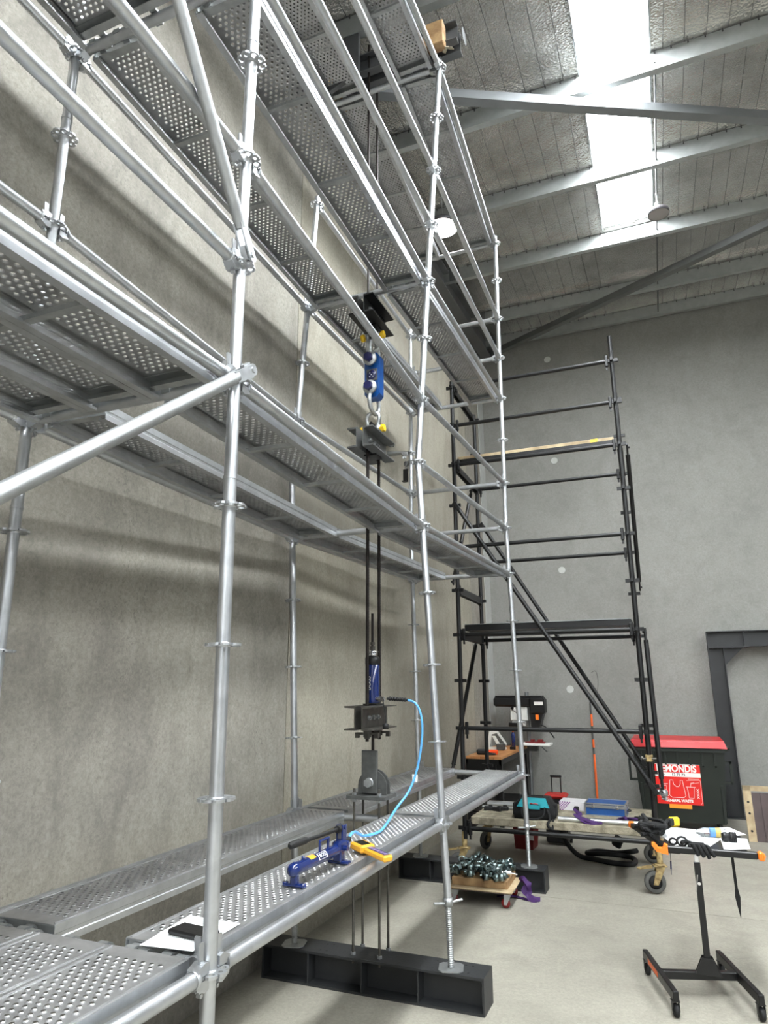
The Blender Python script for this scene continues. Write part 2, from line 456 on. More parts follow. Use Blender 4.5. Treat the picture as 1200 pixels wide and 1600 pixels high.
# rafter along the left wall (I section), with purlin cleats and bolts
def ibeam_prof(h, b, tw, tf):
    return [(-b/2, 0), (b/2, 0), (b/2, tf), (tw/2, tf), (tw/2, h-tf), (b/2, h-tf), (b/2, h), (-b/2, h), (-b/2, h-tf), (-tw/2, h-tf), (-tw/2, tf), (-b/2, tf)]
RX_, RH = -1.20, .36
q = MB()
for (u0, u1) in ((YF, YB),):
    pr = ibeam_prof(RH, .20, .012, .016); n = len(pr); vs = []
    for y in (u0, u1):
        for (a, b) in pr: vs.append((RX_+a, y, zp(y)-RH+.16+b))
    q.add(vs, [tuple(range(n)), tuple(range(n, 2*n))[::-1]]+[(i, (i+1) % n, n+(i+1) % n, n+i) for i in range(n)])
raf = part('rafter', q, 'rafter_grey_paint', ceo)
for y in PURL[:8]:
    c = MB(); c.bb((RX_+.10, y-.008, zp(y)+.0), (RX_+.26, y, zp(y)+.2))
    for dx in (.14, .22):
        for dz in (.05, .15): hexnut(c, (RX_+dx, y-.012, zp(y)+dz), .013, .012, 'y')
    part('purlin_cleat', c, 'rafter_grey_paint', raf)
# gusset plate and roof braces
g = MB(); g.prism([(-.95, 7.0), (-.30, 7.62), (-.22, 7.62), (-.22, 7.05), (-.6, 6.9)], lambda u, v_, w_: (u-.35, w_, v_+.05), 2.36, 2.40)
part('gusset_plate', g, 'structural_grey_paint', ceo)
def rect_bar(a, b, w_, h_):
    M_ = frame_to(a, b); L = (V(b)-V(a)).length; q = MB()
    q.box((L/2, 0, 0), (L, w_, h_)); q.v = [tuple(M_ @ V(x)) for x in q.v]; return q
def angle_bar(a, b, w_, h_):
    M_ = frame_to(a, b); L = (V(b)-V(a)).length; q = MB()
    q.prism([(-w_/2, 0), (w_/2, 0), (w_/2, h_), (w_/2-.006, h_), (w_/2-.006, .006), (-w_/2, .006)], lambda u, v_, k: (k, u, v_), 0, L); q.v = [tuple(M_ @ V(x)) for x in q.v]; return q
part('roof_brace', rect_bar((-1.12, 2.60, 7.37), (5.2, 6.25, 7.78), .10, .10), 'brace_grey', ceo)
part('roof_brace', rect_bar((-1.12, 9.75, 8.02), (5.2, 5.95, 7.68), .10, .10), 'brace_dark_grey', ceo)

# high bay lamps
def highbay(x, y, z, r, lit, label, rodtop):
    t = thing('high_bay_lamp', label, 'lamp', (x, y, z))
    b = MB(); b.lathe([(0, .10), (r*.45, .10), (r*.55, .07), (r, .045), (r*1.02, 0), (r*.96, -.004)], (0, 0, 0), 'z', 32); part('housing', b, 'lamp_body', t)
    d = MB(); d.lathe([(r*.95, 0), (r*.5, -.012), (0, -.016)], (0, 0, 0), 'z', 32); part('diffuser', d, 'lamp_glow' if lit else 'lamp_off', t)
    c = MB(); c.cyl((0, 0, .10), (0, 0, rodtop-z), .008, 8); c.lathe([(.02, .1), (.03, .12), (.03, .16), (0, .17)], (0, 0, 0), 'z', 12); part('suspension_rod', c, 'galvanised_dull', t)
highbay(1.88, 5.95, 7.50, .125, False, 'round high bay lamp hanging unlit at the end of the skylight', zp(5.95)-.02)
highbay(-.62, 5.0, 7.36, .20, True, 'lit round high bay lamp glowing above the far end of the scaffold', zp(5.06)+.12)
# steel portal frame standing at the back wall
pf = thing('steel_portal_frame', 'dark grey steel portal frame with corner gusset at back wall', 'steel frame', (2.035, 9.62, 0))
def chan(mb, x0, x1, z0, z1, horiz):
    y0, y1 = -.08, .08; tf = .012
    mb.bb((x0, -.005, z0), (x1, .005, z1))
    if horiz: mb.bb((x0, y0, z0), (x1, y1, z0+tf)); mb.bb((x0, y0, z1-tf), (x1, y1, z1))
    else: mb.bb((x0, y0, z0), (x0+tf, y1, z1)); mb.bb((x1-tf, y0, z0), (x1, y1, z1))
for x0 in (0, 3.6):
    q = MB(); chan(q, x0, x0+.22, 0.0, 2.395, False); q.bb((x0-.03, -.1, 0), (x0+.25, .1, .015)); part('column', q, 'beam_dark_paint', pf)
q = MB(); chan(q, 0, 3.82, 2.41, 2.645, True); q.bb((0, -.08, 2.41), (.012, .08, 2.645)); q.bb((.5, -.08, 2.42), (.512, .08, 2.635)); q.bb((0, -.08, 2.395), (.55, .08, 2.41)); part('top_beam', q, 'beam_dark_paint', pf)
q = MB(); q.prism([(.22, 2.395), (.48, 2.395), (.22, 2.14)], lambda u, v_, w_: (u, w_, v_), -.006, .006); part('gusset', q, 'beam_dark_paint', pf)
for x in (.07, .14, .34):
    for z in (2.385, 2.428): q = MB(); hexnut(q, (x, -.04, z), .009, .01); part('bolt', q, 'mill_plate', pf)

# ------------------------------------------------------------------ galvanised system scaffold
SW, SY = 1.0879, (-2.53, 0., 2.5417, 5.0686)
OFF = (None, ((.021, .0122), (-.0049, .0031), (.0139, -.0152)), ((.0007, -.0351), (-.1584, .0569), (.1205, -.0218)), ((.0276, -.0223), (-.031, .0195), (.0106, .0028)))
KN = (None, (0, 5, 8), (0, 5, 12), (0, 5, 12)); DZ = (0., .002, -.0045, .0024)
def off(f, l):
    if f == 0: return (0., 0.)
    k, o = KN[f], OFF[f]
    if l <= k[1]: s_ = (l-k[0])/(k[1]-k[0]); a, b = o[0], o[1]
    else: s_ = (l-k[1])/(k[2]-k[1]); a, b = o[1], o[2]
    return (a[0]+(b[0]-a[0])*s_, a[1]+(b[1]-a[1])*s_)
def node(side, f, l):
    dx, dy = off(f, max(l, -1.6)); return V(((0 if side == 'O' else -SW)+dx, SY[f]+dy, .5*l+1.01+DZ[f]))
TR = .02415
def rosette_mesh():
    mb = MB(); n = 48; ro, ri = .062, TR-.001; h = .0045
    holes = [(PI/4*k, .011 if k % 2 else .0085) for k in range(8)]
    # plate built as 8 sectors each with its own hole
    for k in range(8):
        a0 = PI/4*k-PI/8; ca = PI/4*k; rh = .0115 if k % 2 else .0085; rc = .044
        cx, cy = rc*math.cos(ca), rc*math.sin(ca)
        outer = []
        M_ = 12
        ring = [(cx+rh*math.cos(ca+2*PI*i/M_), cy+rh*math.sin(ca+2*PI*i/M_)) for i in range(M_)]
        # outline of the sector sampled at same count, matched by angle about the hole
        out = []
        for i in range(M_):
            an = ca+2*PI*i/M_; dx, dy = math.cos(an), math.sin(an); best = .08
            for s_ in [j*.0005 for j in range(1, 120)]:
                px, py = cx+dx*s_, cy+dy*s_; r_ = math.hypot(px, py); da = (math.atan2(py, px)-ca+PI) % (2*PI)-PI
                if r_ > ro-(.004 if abs(da) > PI/8-.06 else 0) or r_ < ri or abs(da) > PI/8: best = s_; break
            out.append((cx+dx*best, cy+dy*best))
        vs = [(x, y, h) for x, y in ring]+[(x, y, h) for x, y in out]+[(x, y, -h) for x, y in ring]+[(x, y, -h) for x, y in out]
        fs = []
        for i in range(M_):
            j = (i+1) % M_
            fs += [(i, M_+i, M_+j, j), (2*M_+i, 2*M_+j, 3*M_+j, 3*M_+i), (i, j, 2*M_+j, 2*M_+i), (M_+i, 3*M_+i, 3*M_+j, M_+j)]
        mb.add(vs, fs)
    mb.lathe([(ri, -.009), (TR+.004, -h), (TR+.004, h), (ri, .009)], (0, 0, 0), 'z', 16)
    return mb.mesh('rosette', 'galvanised_steel')
ROS = rosette_mesh()
def head_mesh():
    mb = MB(); hw = .021
    mb.prism([(.026, .036), (.046, .041), (.082, .027), (.082, -.027), (.046, -.041), (.026, -.036), (.026, -.007), (.068, -.007), (.068, .007), (.026, .007)], lambda u, v_, w_: (u, w_, v_), -hw, hw)
    mb.lathe([(.029, -.002), (.029, .008), (.026, .011)], (.074, 0, 0), 'x', 14)
    mb.box((.047, -.006, .0), (.016, .003, .087)); mb.box((.047, .006, .0), (.016, .003, .087))
    return mb.mesh('ledger_head', 'galvanised_steel')
HEAD = head_mesh()
def wedge_mesh():
    mb = MB(); mb.prism([(.036, -.055), (.047, -.055), (.060, .085), (.057, .092), (.036, .092), (.034, .080)], lambda u, v_, w_: (u, w_, v_), -.003, .003)
    hexnut(mb, (.042, 0, -.052), .007, .016, 'y'); return mb.mesh('wedge', 'galvanised_steel')
WEDGE = wedge_mesh()
LV = {0: 'bottom', 4: 'second', 8: 'third', 12: 'top'}
def lvname(l):
    b = l//4*4; r = l-b
    return {0: 'under the %s deck', 1: 'knee high over the %s deck', 2: 'waist high over the %s deck'}[r] % LV.get(b, 'top')
def tube_between(name, label, cat, a, b, group=None, matn='galvanised_steel'):
    M_ = frame_to(a, b); L = (b-a).length
    t = thing(name, label, cat, mtx=M_, group=group)
    q = MB(); q.cyl((.078, 0, 0), (L-.078, 0, 0), TR, 20); part('tube', q, matn, t)
    for m_ in (Matrix.Identity(4), T(L) @ RZ(PI)):
        put('wedge', WEDGE, put('ledger_head', HEAD, t, m_))
    return t
BAY = {0: 'near', 1: 'middle', 2: 'far'}; FRN = {1: 'near', 2: 'middle', 3: 'far'}; SD = {'O': 'outer', 'I': 'wall'}
def ledger(side, b, l):
    tube_between('ledger_tube', 'galvanised ledger tube, %s side of the %s bay, %s' % (SD[side], BAY[b], lvname(l)), 'scaffold tube', node(side, b, l), node(side, b+1, l), 'ledger tubes')
def transom(f, l):
    tube_between('transom_tube', 'galvanised cross tube between the %s uprights, %s' % (FRN[f], lvname(l)), 'scaffold tube', node('O', f, l), node('I', f, l), 'cross tubes')
def standard(side, f, lo, hi, zt, zb):
    nm = {('O', 1): 'nearest galvanised upright tube with round rosettes, in front of everything', ('O', 2): 'middle outer galvanised upright, right of the blue load cell', ('O', 3): 'far outer galvanised upright, in front of the grey back wall',
          ('I', 1): 'near wall side galvanised upright at the left edge', ('I', 2): 'middle wall side galvanised upright, left of the load rods', ('I', 3): 'far wall side galvanised upright, carrying the small clamps',
          ('O', 0): 'outer galvanised upright at the start of the near bay', ('I', 0): 'wall side galvanised upright at the start of the near bay'}[(side, f)]
    t = thing('scaffold_standard', nm, 'scaffold upright', (node(side, f, 0).x, node(side, f, 0).y, zb), group='galvanised uprights'); o = V(t.location)
    pts = [node(side, f, l) for l in range(lo, hi+1)]
    d0 = (pts[1]-pts[0]).normalized(); pts = [pts[0]+d0*((zb-pts[0].z)/d0.z)]+pts
    d1 = (pts[-1]-pts[-2]).normalized(); pts.append(pts[-1]+d1*((zt-pts[-1].z)/d1.z))
    q = MB(); q.sweep([a-o for a in pts], TR, 24); part('tube', q, 'galvanised_steel', t)
    for l in range(lo, hi+1):
        k = l-lo+1; z = (pts[k+1]-pts[k-1]).normalized(); x = V((0, 1, 0)); x = (x-z*x.dot(z)).normalized(); y = z.cross(x)
        c = pts[k]-o; m_ = Matrix(((x.x, y.x, z.x, c.x), (x.y, y.y, z.y, c.y), (x.z, y.z, z.z, c.z), (0, 0, 0, 1)))
        put('rosette', ROS, t, m_)
    for l in [l for l in range(lo, hi) if (l-lo) % 4 == 3 or l == 5]:      # swaged spigot joints with pin holes
        a = pts[l-lo+1]+(pts[l-lo+2]-pts[l-lo+1]).normalized()*.10-o; b = a+(pts[l-lo+2]-pts[l-lo+1]).normalized()*.012
        q = MB(); q.cyl(a, b, TR+.0025, 20); part('spigot_collar', q, 'galvanised_steel', t)
    # screw jack
    base = pts[0]; e = V((base.x-d0.x*(base.z-.2)*.5, base.y-d0.y*(base.z-.2)*.5, .2 if f else 0.))
    j = thing('base_jack', 'threaded base jack with wing nut under the %s' % nm.replace('galvanised upright', 'upright').split(',')[0], 'base jack', e, group='base jacks')
    ax = base-e; L = ax.length; m_ = frame_to((0, 0, 0), ax, (1, 0, 0))
    pr = [(0, .006)]; zz = .006
    while zz < L+.05: pr += [(.0160, zz), (.0205, zz+.004), (.0205, zz+.006), (.0160, zz+.010)]; zz += .012
    q = MB(); q.lathe(pr, (0, 0, 0), 'x', 14); part('threaded_rod', q, 'galvanised_dull', j, m_)
    q = MB(); q.prism([(-.075, -.05), (-.05, -.075), (.05, -.075), (.075, -.05), (.075, .05), (.05, .075), (-.05, .075), (-.075, .05)], lambda u, v_, w_: (u, v_, w_), .0005, .0065)
    for sx in (-1, 1):
        for sy in (-1, 1): q.lathe([(0, .0068), (.006, .0068)], (sx*.052, sy*.052, 0), 'z', 10)
    part('base_plate', q, 'galvanised_dull', j, RZ(.25))
    q = MB(); q.lathe([(.018, -.045), (.03, -.045), (.03, 0), (.018, 0)], (L, 0, 0), 'x', 18)
    q.cyl((L-.03, 0, .02), (L-.022, .01, .10), .0085, 8); q.cyl((L-.03, 0, -.02), (L-.022, -.01, -.10), .0085, 8)
    part('wing_nut', q, 'galvanised_dull', j, m_ @ RX(.9))
standard('O', 1, 0, 8, 5.35, .55); standard('O', 2, 0, 12, 7.10, .585); standard('O', 3, 0, 12, 7.11, .57)
standard('I', 1, 0, 10, 6.12, .57); standard('I', 2, 0, 10, 6.08, .58); standard('I', 3, 0, 10, 6.10, .57)
for side, b, ls in (('O', 0, (0, 4, 5, 6, 8)), ('I', 0, (0, 4, 6, 8)), ('O', 1, (0, 4, 6, 8, 9, 10, 12)), ('I', 1, (0, 4, 6, 8)), ('O', 2, (0, 4, 5, 6, 8, 9, 10, 12)), ('I', 2, (0, 4, 6, 8, 10))):
    for l in ls: ledger(side, b, l)
for f, ls in ((1, (0, 4, 8)), (2, (0, 4, 8)), (3, (0, 4, 5, 6, 8, 9, 10))):
    for l in ls: transom(f, l)
# top deck cross tubes reach from the outer upright to the hanging wall side
for f in (2, 3):
    a = node('O', f, 12); tube_between('transom_tube', 'galvanised cross tube under the top deck at the %s upright' % FRN[f], 'scaffold tube', a, a+V((-SW, 0, 0)), 'cross tubes')
# diagonal braces on the outer face
def brace(a, b, label):
    M_ = frame_to(a, b); L = (V(b)-V(a)).length; t = thing('diagonal_brace', label, 'scaffold tube', mtx=M_)
    q = MB(); q.sweep([(.09, 0, 0), (.12, 0, 0), (L-.12, 0, 0), (L-.09, 0, 0)], [.024]*4, 20); part('tube', q, 'galvanised_dull', t)
    for m_ in (Matrix.Identity(4), T(L) @ RZ(PI)):
        q = MB(); q.prism([(-.03, -.022), (.11, -.022), (.11, .022), (-.03, .022), (-.042, .012), (-.042, -.012)], lambda u, v_, w_: (u, w_, v_), .012, .019)
        q.prism([(-.03, -.022), (.11, -.022), (.11, .022), (-.03, .022), (-.042, .012), (-.042, -.012)], lambda u, v_, w_: (u, w_, v_), -.019, -.012)
        hexnut(q, (-.015, 0, 0), .012, .05, 'y'); part('brace_end', q, 'galvanised_steel', t, m_)
        q = MB(); q.box((0, 0, 0), (.05, .018, .06)); part('wedge_head', q, 'galvanised_steel', t, m_)
n1 = node('O', 1, 4); n2 = node('O', 1, 5)
brace(n1+V((.062, -.01, .02)), V((.07, -2.45, 1.15)), 'thick galvanised diagonal brace running down from the nearest upright to the left edge')
brace(n2+V((.055, -.03, .03)), V((.06, -2.47, 6.95)), 'galvanised diagonal brace rising left from the nearest upright past the third deck')

# perforated planks
PW, PL = .318, 2.44
def plank_meshes():
    sh = MB(); pitch, row = .0335, .0262; nx = 8; x0 = (PW-nx*pitch)/2; y0, y1 = .07, PL-.07
    rows = int((y1-y0)/row); row = (y1-y0)/rows; hr = .0068; N = 8
    for j in range(rows):
        sft = pitch/2 if j % 2 else 0; ya, yb = y0+j*row, y0+(j+1)*row
        n_ = nx-(1 if j % 2 else 0); xs = x0+sft
        if sft: sh.add([(x0, ya, 0), (x0+sft, ya, 0), (x0+sft, yb, 0), (x0, yb, 0)], [(0, 1, 2, 3)]); sh.add([(PW-x0-sft, ya, 0), (PW-x0, ya, 0), (PW-x0, yb, 0), (PW-x0-sft, yb, 0)], [(0, 1, 2, 3)])
        for i in range(n_):
            xa, xb = xs+i*pitch, xs+(i+1)*pitch; cx, cy = (xa+xb)/2, (ya+yb)/2
            sq = [(xa, ya), (cx, ya), (xb, ya), (xb, cy), (xb, yb), (cx, yb), (xa, yb), (xa, cy)]
            vs = [(x, y, 0) for x, y in sq]; ang = [math.atan2(y-cy, x-cx) for x, y in sq]
            vs += [(cx+.0122*math.cos(a), cy+.0118*math.sin(a), 0) for a in ang]
            vs += [(cx+hr*math.cos(a), cy+hr*math.sin(a), .0050) for a in ang]
            o = len(sh.v); sh.v += vs
            for k in range(N):
                k2 = (k+1) % N
                sh.f.append((o+k, o+k2, o+N+k2, o+N+k)); sh.sm.append(False); sh.mi.append(0)
                sh.f.append((o+N+k, o+N+k2, o+2*N+k2, o+2*N+k)); sh.sm.append(True); sh.mi.append(0)
    for a, b in (((0, 0), (PW, y0)), ((0, y1), (PW, PL)), ((0, y0), (x0, y1)), ((PW-x0, y0), (PW, y1))):
        sh.add([(a[0], a[1], 0), (b[0], a[1], 0), (b[0], b[1], 0), (a[0], b[1], 0)], [(0, 1, 2, 3)])
    for xc in (.014, PW-.014):                  # pressed grip ribs beside the holes
        sh.prism([(-.005, 0), (-.003, .004), (.003, .004), (.005, 0)], lambda u, v_, w_: (xc+u, w_, v_), .01, PL-.01)
    sh.fix = False
    sheet = sh.mesh('perforated_sheet', 'galvanised_sheet')
    rl = MB(); h = .072; prof = [(0, 0), (0, -h*.4), (.004, -h*.45), (.004, -h*.62), (0, -h*.67), (0, -h), (.034, -h), (.034, -h+.012), (.0315, -h+.012), (.0315, -h+.0025), (.0025, -h+.0025), (.0025, -h*.68), (.0065, -h*.63), (.0065, -h*.44), (.0025, -h*.39), (.0025, -.0015)]
    rl.prism(prof, lambda u, v_, w_: (u, w_, v_), 0, PL)
    rail = rl.mesh('side_rail', 'galvanised_steel')
    eb = MB()                                    # end bracket with claw hooks over the tube
    eb.bb((.004, .012, -.045), (PW-.004, .016, -.001)); eb.bb((.004, .0, -.006), (PW-.004, .06, -.0015)); eb.bb((.03, .016, -.045), (PW-.03, .05, -.042))
    hk = MB()
    for hx in (0.,):
        pts = []
        for k in range(8):
            an = math.radians(-20+k*27); pts.append((hx, -.033-.030*math.cos(an), -.040+.030*math.sin(an)))
        pts = [(hx, .014, -.03)]+pts[::-1][:0]+[(hx, .0, -.012)]+[(hx, -.033+.030*math.cos(math.radians(a)), -.040+.030*math.sin(math.radians(a))) for a in (50, 75, 100, 125, 150, 175, 200)]
        vs = []
        for i, q in enumerate(pts): vs += [(q[0]-.019, q[1], q[2]), (q[0]+.019, q[1], q[2])]
        # thick strip
        t_ = []
        for i in range(len(pts)):
            a = V(pts[max(0, i-1)]); b = V(pts[min(len(pts)-1, i+1)]); d = (b-a).normalized(); n_ = V((0, -d.z, d.y))*.0035
            p_ = V(pts[i]); t_.append([p_+V((-.019, 0, 0))+n_, p_+V((.019, 0, 0))+n_, p_+V((.019, 0, 0))-n_, p_+V((-.019, 0, 0))-n_])
        vv = [q for r_ in t_ for q in r_]; ff = []
        for i in range(len(pts)-1):
            for k in range(4): k2 = (k+1) % 4; ff.append((i*4+k, i*4+k2, i*4+4+k2, i*4+4+k))
        ff += [(0, 1, 2, 3), tuple(len(vv)-4+i for i in range(4))]; hk.add(vv, ff)
    end = eb.mesh('end_bracket', 'galvanised_dull'); hook = hk.mesh('hook', 'galvanised_dull')
    st = MB(); st.prism([(-.014, -.066), (.014, -.066), (.017, -.050), (.011, -.050), (.009, -.060), (-.009, -.060), (-.011, -.050), (-.017, -.050)], lambda u, v_, w_: (w_, u, v_), .004, PW-.004)
    st.bb((.004, -.009, -.062), (PW-.004, .009, -.058))
    stiff = st.mesh('stiffener', 'galvanised_dull')
    return sheet, rail, end, stiff, hook
SHEET, RAIL, ENDB, STIFF, HOOK = plank_meshes()
DT = .040
def plank(b, l, slot):
    xr = (-.047, -.367, -.687)[slot]             # right edge, relative to the outer upright
    pa, pb = node('O', b, l), node('O', b+1, l)
    if abs(l) > 3 and b > 0 and slot == 0: pass
    x0 = pa.x+xr; x1 = pb.x+xr
    a = V((x0-PW, pa.y+.035, pa.z+DT)); bb = V((x1-PW, pb.y-.035, pb.z+DT))
    d = bb-a; L = d.length; y = d.normalized(); x = V((1, 0, 0)); x = (x-y*x.dot(y)).normalized(); z = x.cross(y); s_ = L/PL
    m_ = Matrix(((x.x, y.x*s_, z.x, a.x), (x.y, y.y*s_, z.y, a.y), (x.z, y.z*s_, z.z, a.z), (0, 0, 0, 1)))
    wh = {0: 'outer', 1: 'centre', 2: 'wall side'}[slot]
    t = thing('scaffold_plank', 'perforated steel plank, the %s one, of the %s deck in the %s bay' % (wh, LV[l], BAY[b]), 'scaffold plank', mtx=m_, group='perforated steel planks')
    put('perforated_sheet', SHEET, t)
    put('side_rail', RAIL, t); put('side_rail', RAIL, t, T(PW) @ Matrix.Scale(-1, 4, (1, 0, 0)))
    for m2 in (Matrix.Identity(4), T(PW, PL, 0) @ RZ(PI)):
        e_ = put('end_bracket', ENDB, t, m2)
        for hx in (.055, .205): put('hook', HOOK, e_, T(hx))
    for k in (.25, .5, .75): put('stiffener', STIFF, t, T(0, PL*k, 0))
for l in (0, 4, 8):
    for s_ in (0, 1, 2): plank(0, l, s_)
for b in (1, 2):
    for l in (0, 4, 8, 12):
        for s_ in (0, 2): plank(b, l, s_)

# small clamps and short tubes on the far wall side upright
def coupler_mesh():
    mb = MB(); mb.lathe([(.0245, -.022), (.031, -.022), (.031, .022), (.0245, .022)], (0, 0, 0), 'z', 14)
    mb.box((.045, 0, 0), (.03, .012, .044)); mb.cyl((.048, -.035, 0), (.048, .03, 0), .006, 8); hexnut(mb, (.048, .03, 0), .012, .012, 'y')
    mb.box((-.04, 0, 0), (.024, .04, .04)); mb.lathe([(.0245, -.022), (.031, -.022), (.031, .022), (.0245, .022)], (-.075, 0, 0), 'y', 14)
    mb.box((-.075, 0, -.045), (.044, .012, .03)); mb.cyl((-.075, -.03, -.048), (-.075, .03, -.048), .006, 8)
    return mb.mesh('swivel_coupler', 'galvanised_dull')
COUP = coupler_mesh()
def coupler(m_, label, group=None):
    o = put('swivel_coupler', COUP, None, m_); return tag(o, label, 'clamp', group)
c3 = node('I', 3, 7)
coupler(T(c3.x, c3.y, 4.50) @ RZ(.3), 'upper galvanised coupler clamped on the far wall side upright')
coupler(T(c3.x, c3.y, 4.395) @ RZ(-.5), 'lower galvanised coupler clamped on the far wall side upright')
coupler(T(c3.x-.16, c3.y-.25, 4.56) @ RZ(1.2) @ RX(1.0), 'galvanised coupler with raised bolt on the short stub tube')
q = MB(); q.cyl((0, 0, 0), (-.26, -.12, .0), .02, 14); q.bb((-.30, -.16, -.045), (-.02, -.10, -.038)); q.bb((-.30, -.16, -.045), (-.294, -.10, .02))
single('stub_bracket', q, 'galvanised_dull', 'short galvanised bracket tube beside the spreader channels', 'bracket', (c3.x-.03, c3.y-.03, 4.50))
q = MB(); q.bb((0, 0, 0), (.06, .008, .16)); q.bb((0, -.05, .0), (.06, .0, .008))
single('angle_bracket', q, 'black_steel', 'small dark angle bracket on the far wall side upright', 'bracket', (c3.x-.10, c3.y, 4.16))

# ------------------------------------------------------------------ load test rig in the middle bay
X0, Y0 = -.505, 2.545
# two dark steel spreader beams under the galvanised uprights
def base_beam(x0, x1, y0, y1, label):
    t = thing('steel_base_beam', label, 'steel beam', (x0, y0, 0)); L = x1-x0; W_ = y1-y0; H = .198
    q = MB(); q.bb((0, 0, H-.014), (L, W_, H)); part('top_flange', q, 'beam_dark_paint', t)
    for k in range(7):
        for yy in (.045, W_-.045):
            if k not in (0,): q2 = None
    q = MB(); q.bb((0, 0, 0), (L, W_, .014)); part('bottom_flange', q, 'beam_dark_paint', t)
    q = MB(); q.bb((.012, W_/2-.005, .014), (L-.012, W_/2+.005, H-.014)); part('web', q, 'beam_dark_paint', t)
    for x in (.0, L-.012): q = MB(); q.bb((x, 0, .014), (x+.012, W_, H-.014)); part('end_plate', q, 'beam_dark_paint', t)
    for k in (1, 2, 3):
        for a, b in ((.004, W_/2-.005), (W_/2+.005, W_-.004)):
            q = MB(); q.bb((L*(k/4)-.04, a, .014), (L*(k/4)-.03, b, H-.014)); part('stiffener', q, 'beam_dark_paint', t)
    q = MB()
    for fx in (.27, .30, .78, .81, .90, .93):
        for yy in (.05, W_-.05): q.lathe([(0, .0006), (.0075, .0006), (.0075, 0)], (L*fx+(yy-.1)*.0, yy, H), 'z', 10)
    h = part('bolt_hole', q, 'black_rubber', t); h['kind'] = 'stuff'
base_beam(-1.25, .26, 2.41, 2.62, 'dark painted steel base beam on the floor under the test rig, nearest')
base_beam(-1.25, .20, 4.95, 5.15, 'dark painted steel base beam on the floor behind the timber dolly')
# anchor bracket on four long rods
t = thing('anchor_bracket', 'grey clevis bracket bolted on four long rods above the base beam', 'bracket', (X0, Y0, 1.13))
q = MB(); q.bb((-.15, -.11, 0), (.13, .11, .022)); part('base_plate', q, 'mill_plate', t)
for dx, yy in ((-.035, -.075), (.035, -.075)): pass
lug = [(-.105, .022), (.105, .022), (.105, .070)]+[(.105*math.cos(a), .075+.105*math.sin(a)) for a in [PI*k/12 for k in range(13)]]+[(-.105, .070)]
for yy in (-.008, .045):
    q = MB(); q.prism(lug, lambda u, v_, w_: (u, w_, v_), yy-.007, yy+.007); part('lug_plate', q, 'mill_plate', t)
q = MB(); q.cyl((-.01, -.075, .10), (-.01, .07, .10), .012, 12); hexnut(q, (-.01, -.062, .10), .030, .022, 'y'); q.lathe([(0, -.045), (.032, -.045), (.032, -.041), (0, -.041)], (-.01, 0, .10), 'y', 18); part('pin_bolt', q, 'galvanised_dull', t)
for dx, dy in ((-.105, -.077), (-.105, .073), (.078, -.077), (.078, .073)):
    q = MB(); q.cyl((dx, dy, -.98), (dx, dy, .065), .0085, 10)
    rod = part('threaded_rod', q, 'mill_steel', t)
    for zz in (.032, -.01, -.925, -.955):
        q = MB(); hexnut(q, (dx, dy, zz), .017, .016); part('nut', q, 'galvanised_dull', rod)
single('link_plate', MB().rbox((0, 0, .135), (.115, .024, .275), .004).bb((-.03, .012, .25), (.03, .04, .27)), 'mill_plate', 'upright grey steel link plate pinned to the clevis bracket', 'steel plate', (X0-.01, Y0-.032, 1.165))
q = MB(); q.cyl((0, 0, 0), (0, 0, .30), .011, 10); single('tie_rod', q, 'oiled_rod', 'short dark tie rod between link plate and lower crosshead', 'rod', (X0, Y0, 1.43))
def crosshead(z, label, face='mill_plate', wd=.44, yb=-.25):
    t = thing('crosshead', label, 'crosshead', (X0, Y0, z)); h = .155
    for s_ in (-1, 1):
        q = MB(); q.prism([(.022, 0), (.105, 0), (.105, .009), (.031, .014), (.031, h-.014), (.105, h-.009), (.105, h), (.022, h)], lambda u, v_, w_: (s_*u, w_, v_), yb, yb+wd)
        ch = part('channel', q, face, t)
        for k in range(3):
            q = MB(); hexnut(q, (s_*.038, yb+.10+.075*k, h*.5), .017, .014, 'x'); q.cyl((s_*.03, yb+.10+.075*k, h*.5), (s_*.055, yb+.10+.075*k, h*.5), .009, 8); part('bolt', q, 'galvanised_dull', ch)
    for z0 in (h, -.012): q = MB(); q.bb((-.05, -.06, z0), (.05, .06, z0+.012)); part('bearing_plate', q, 'black_steel', t)
    return t
crosshead(1.58, 'lower dark steel crosshead of two channels below the blue jack', 'mill_steel')
crosshead(3.58, 'middle steel crosshead of two channels under the blue load cell')
crosshead(4.68, 'upper dark steel crosshead of two channels above the load cell', 'black_steel')
# castle nuts and hanging wing nuts below the lower crosshead
for dy, lab in ((-.10, 'front'), (.10, 'rear')):
    q = MB(); hexnut(q, (0, 0, -.025), .030, .05); q.lathe([(0, -.06), (.02, -.06), (.02, -.05)], (0, 0, 0), 'z', 10)
    q.bb((-.075, -.012, -.035), (.075, .012, -.02)); q.bb((-.085, -.014, -.055), (-.06, .014, -.02)); q.bb((.06, -.014, -.055), (.085, .014, -.02))
    single('wing_nut', q, 'mill_steel', 'heavy wing nut under the lower crosshead, on the %s rod' % lab, 'nut', (X0, Y0+dy, 1.578))
for dy, lab in ((-.10, 'left'), (.115, 'right')):
    q = MB(); q.cyl((0, 0, 0), (0, 0, 2.16), .0125, 10); q2 = q
    z = .02
    while z < 2.14: q.lathe([(.0125, z-.004), (.0145, z), (.0125, z+.004)], (0, 0, 0), 'z', 6); z += .02
    single('load_rod', q, 'oiled_rod', 'long dark threaded load rod, the %s of the two above the blue jack' % lab, 'rod', (X0, Y0+dy, 1.50), group='long load rods')
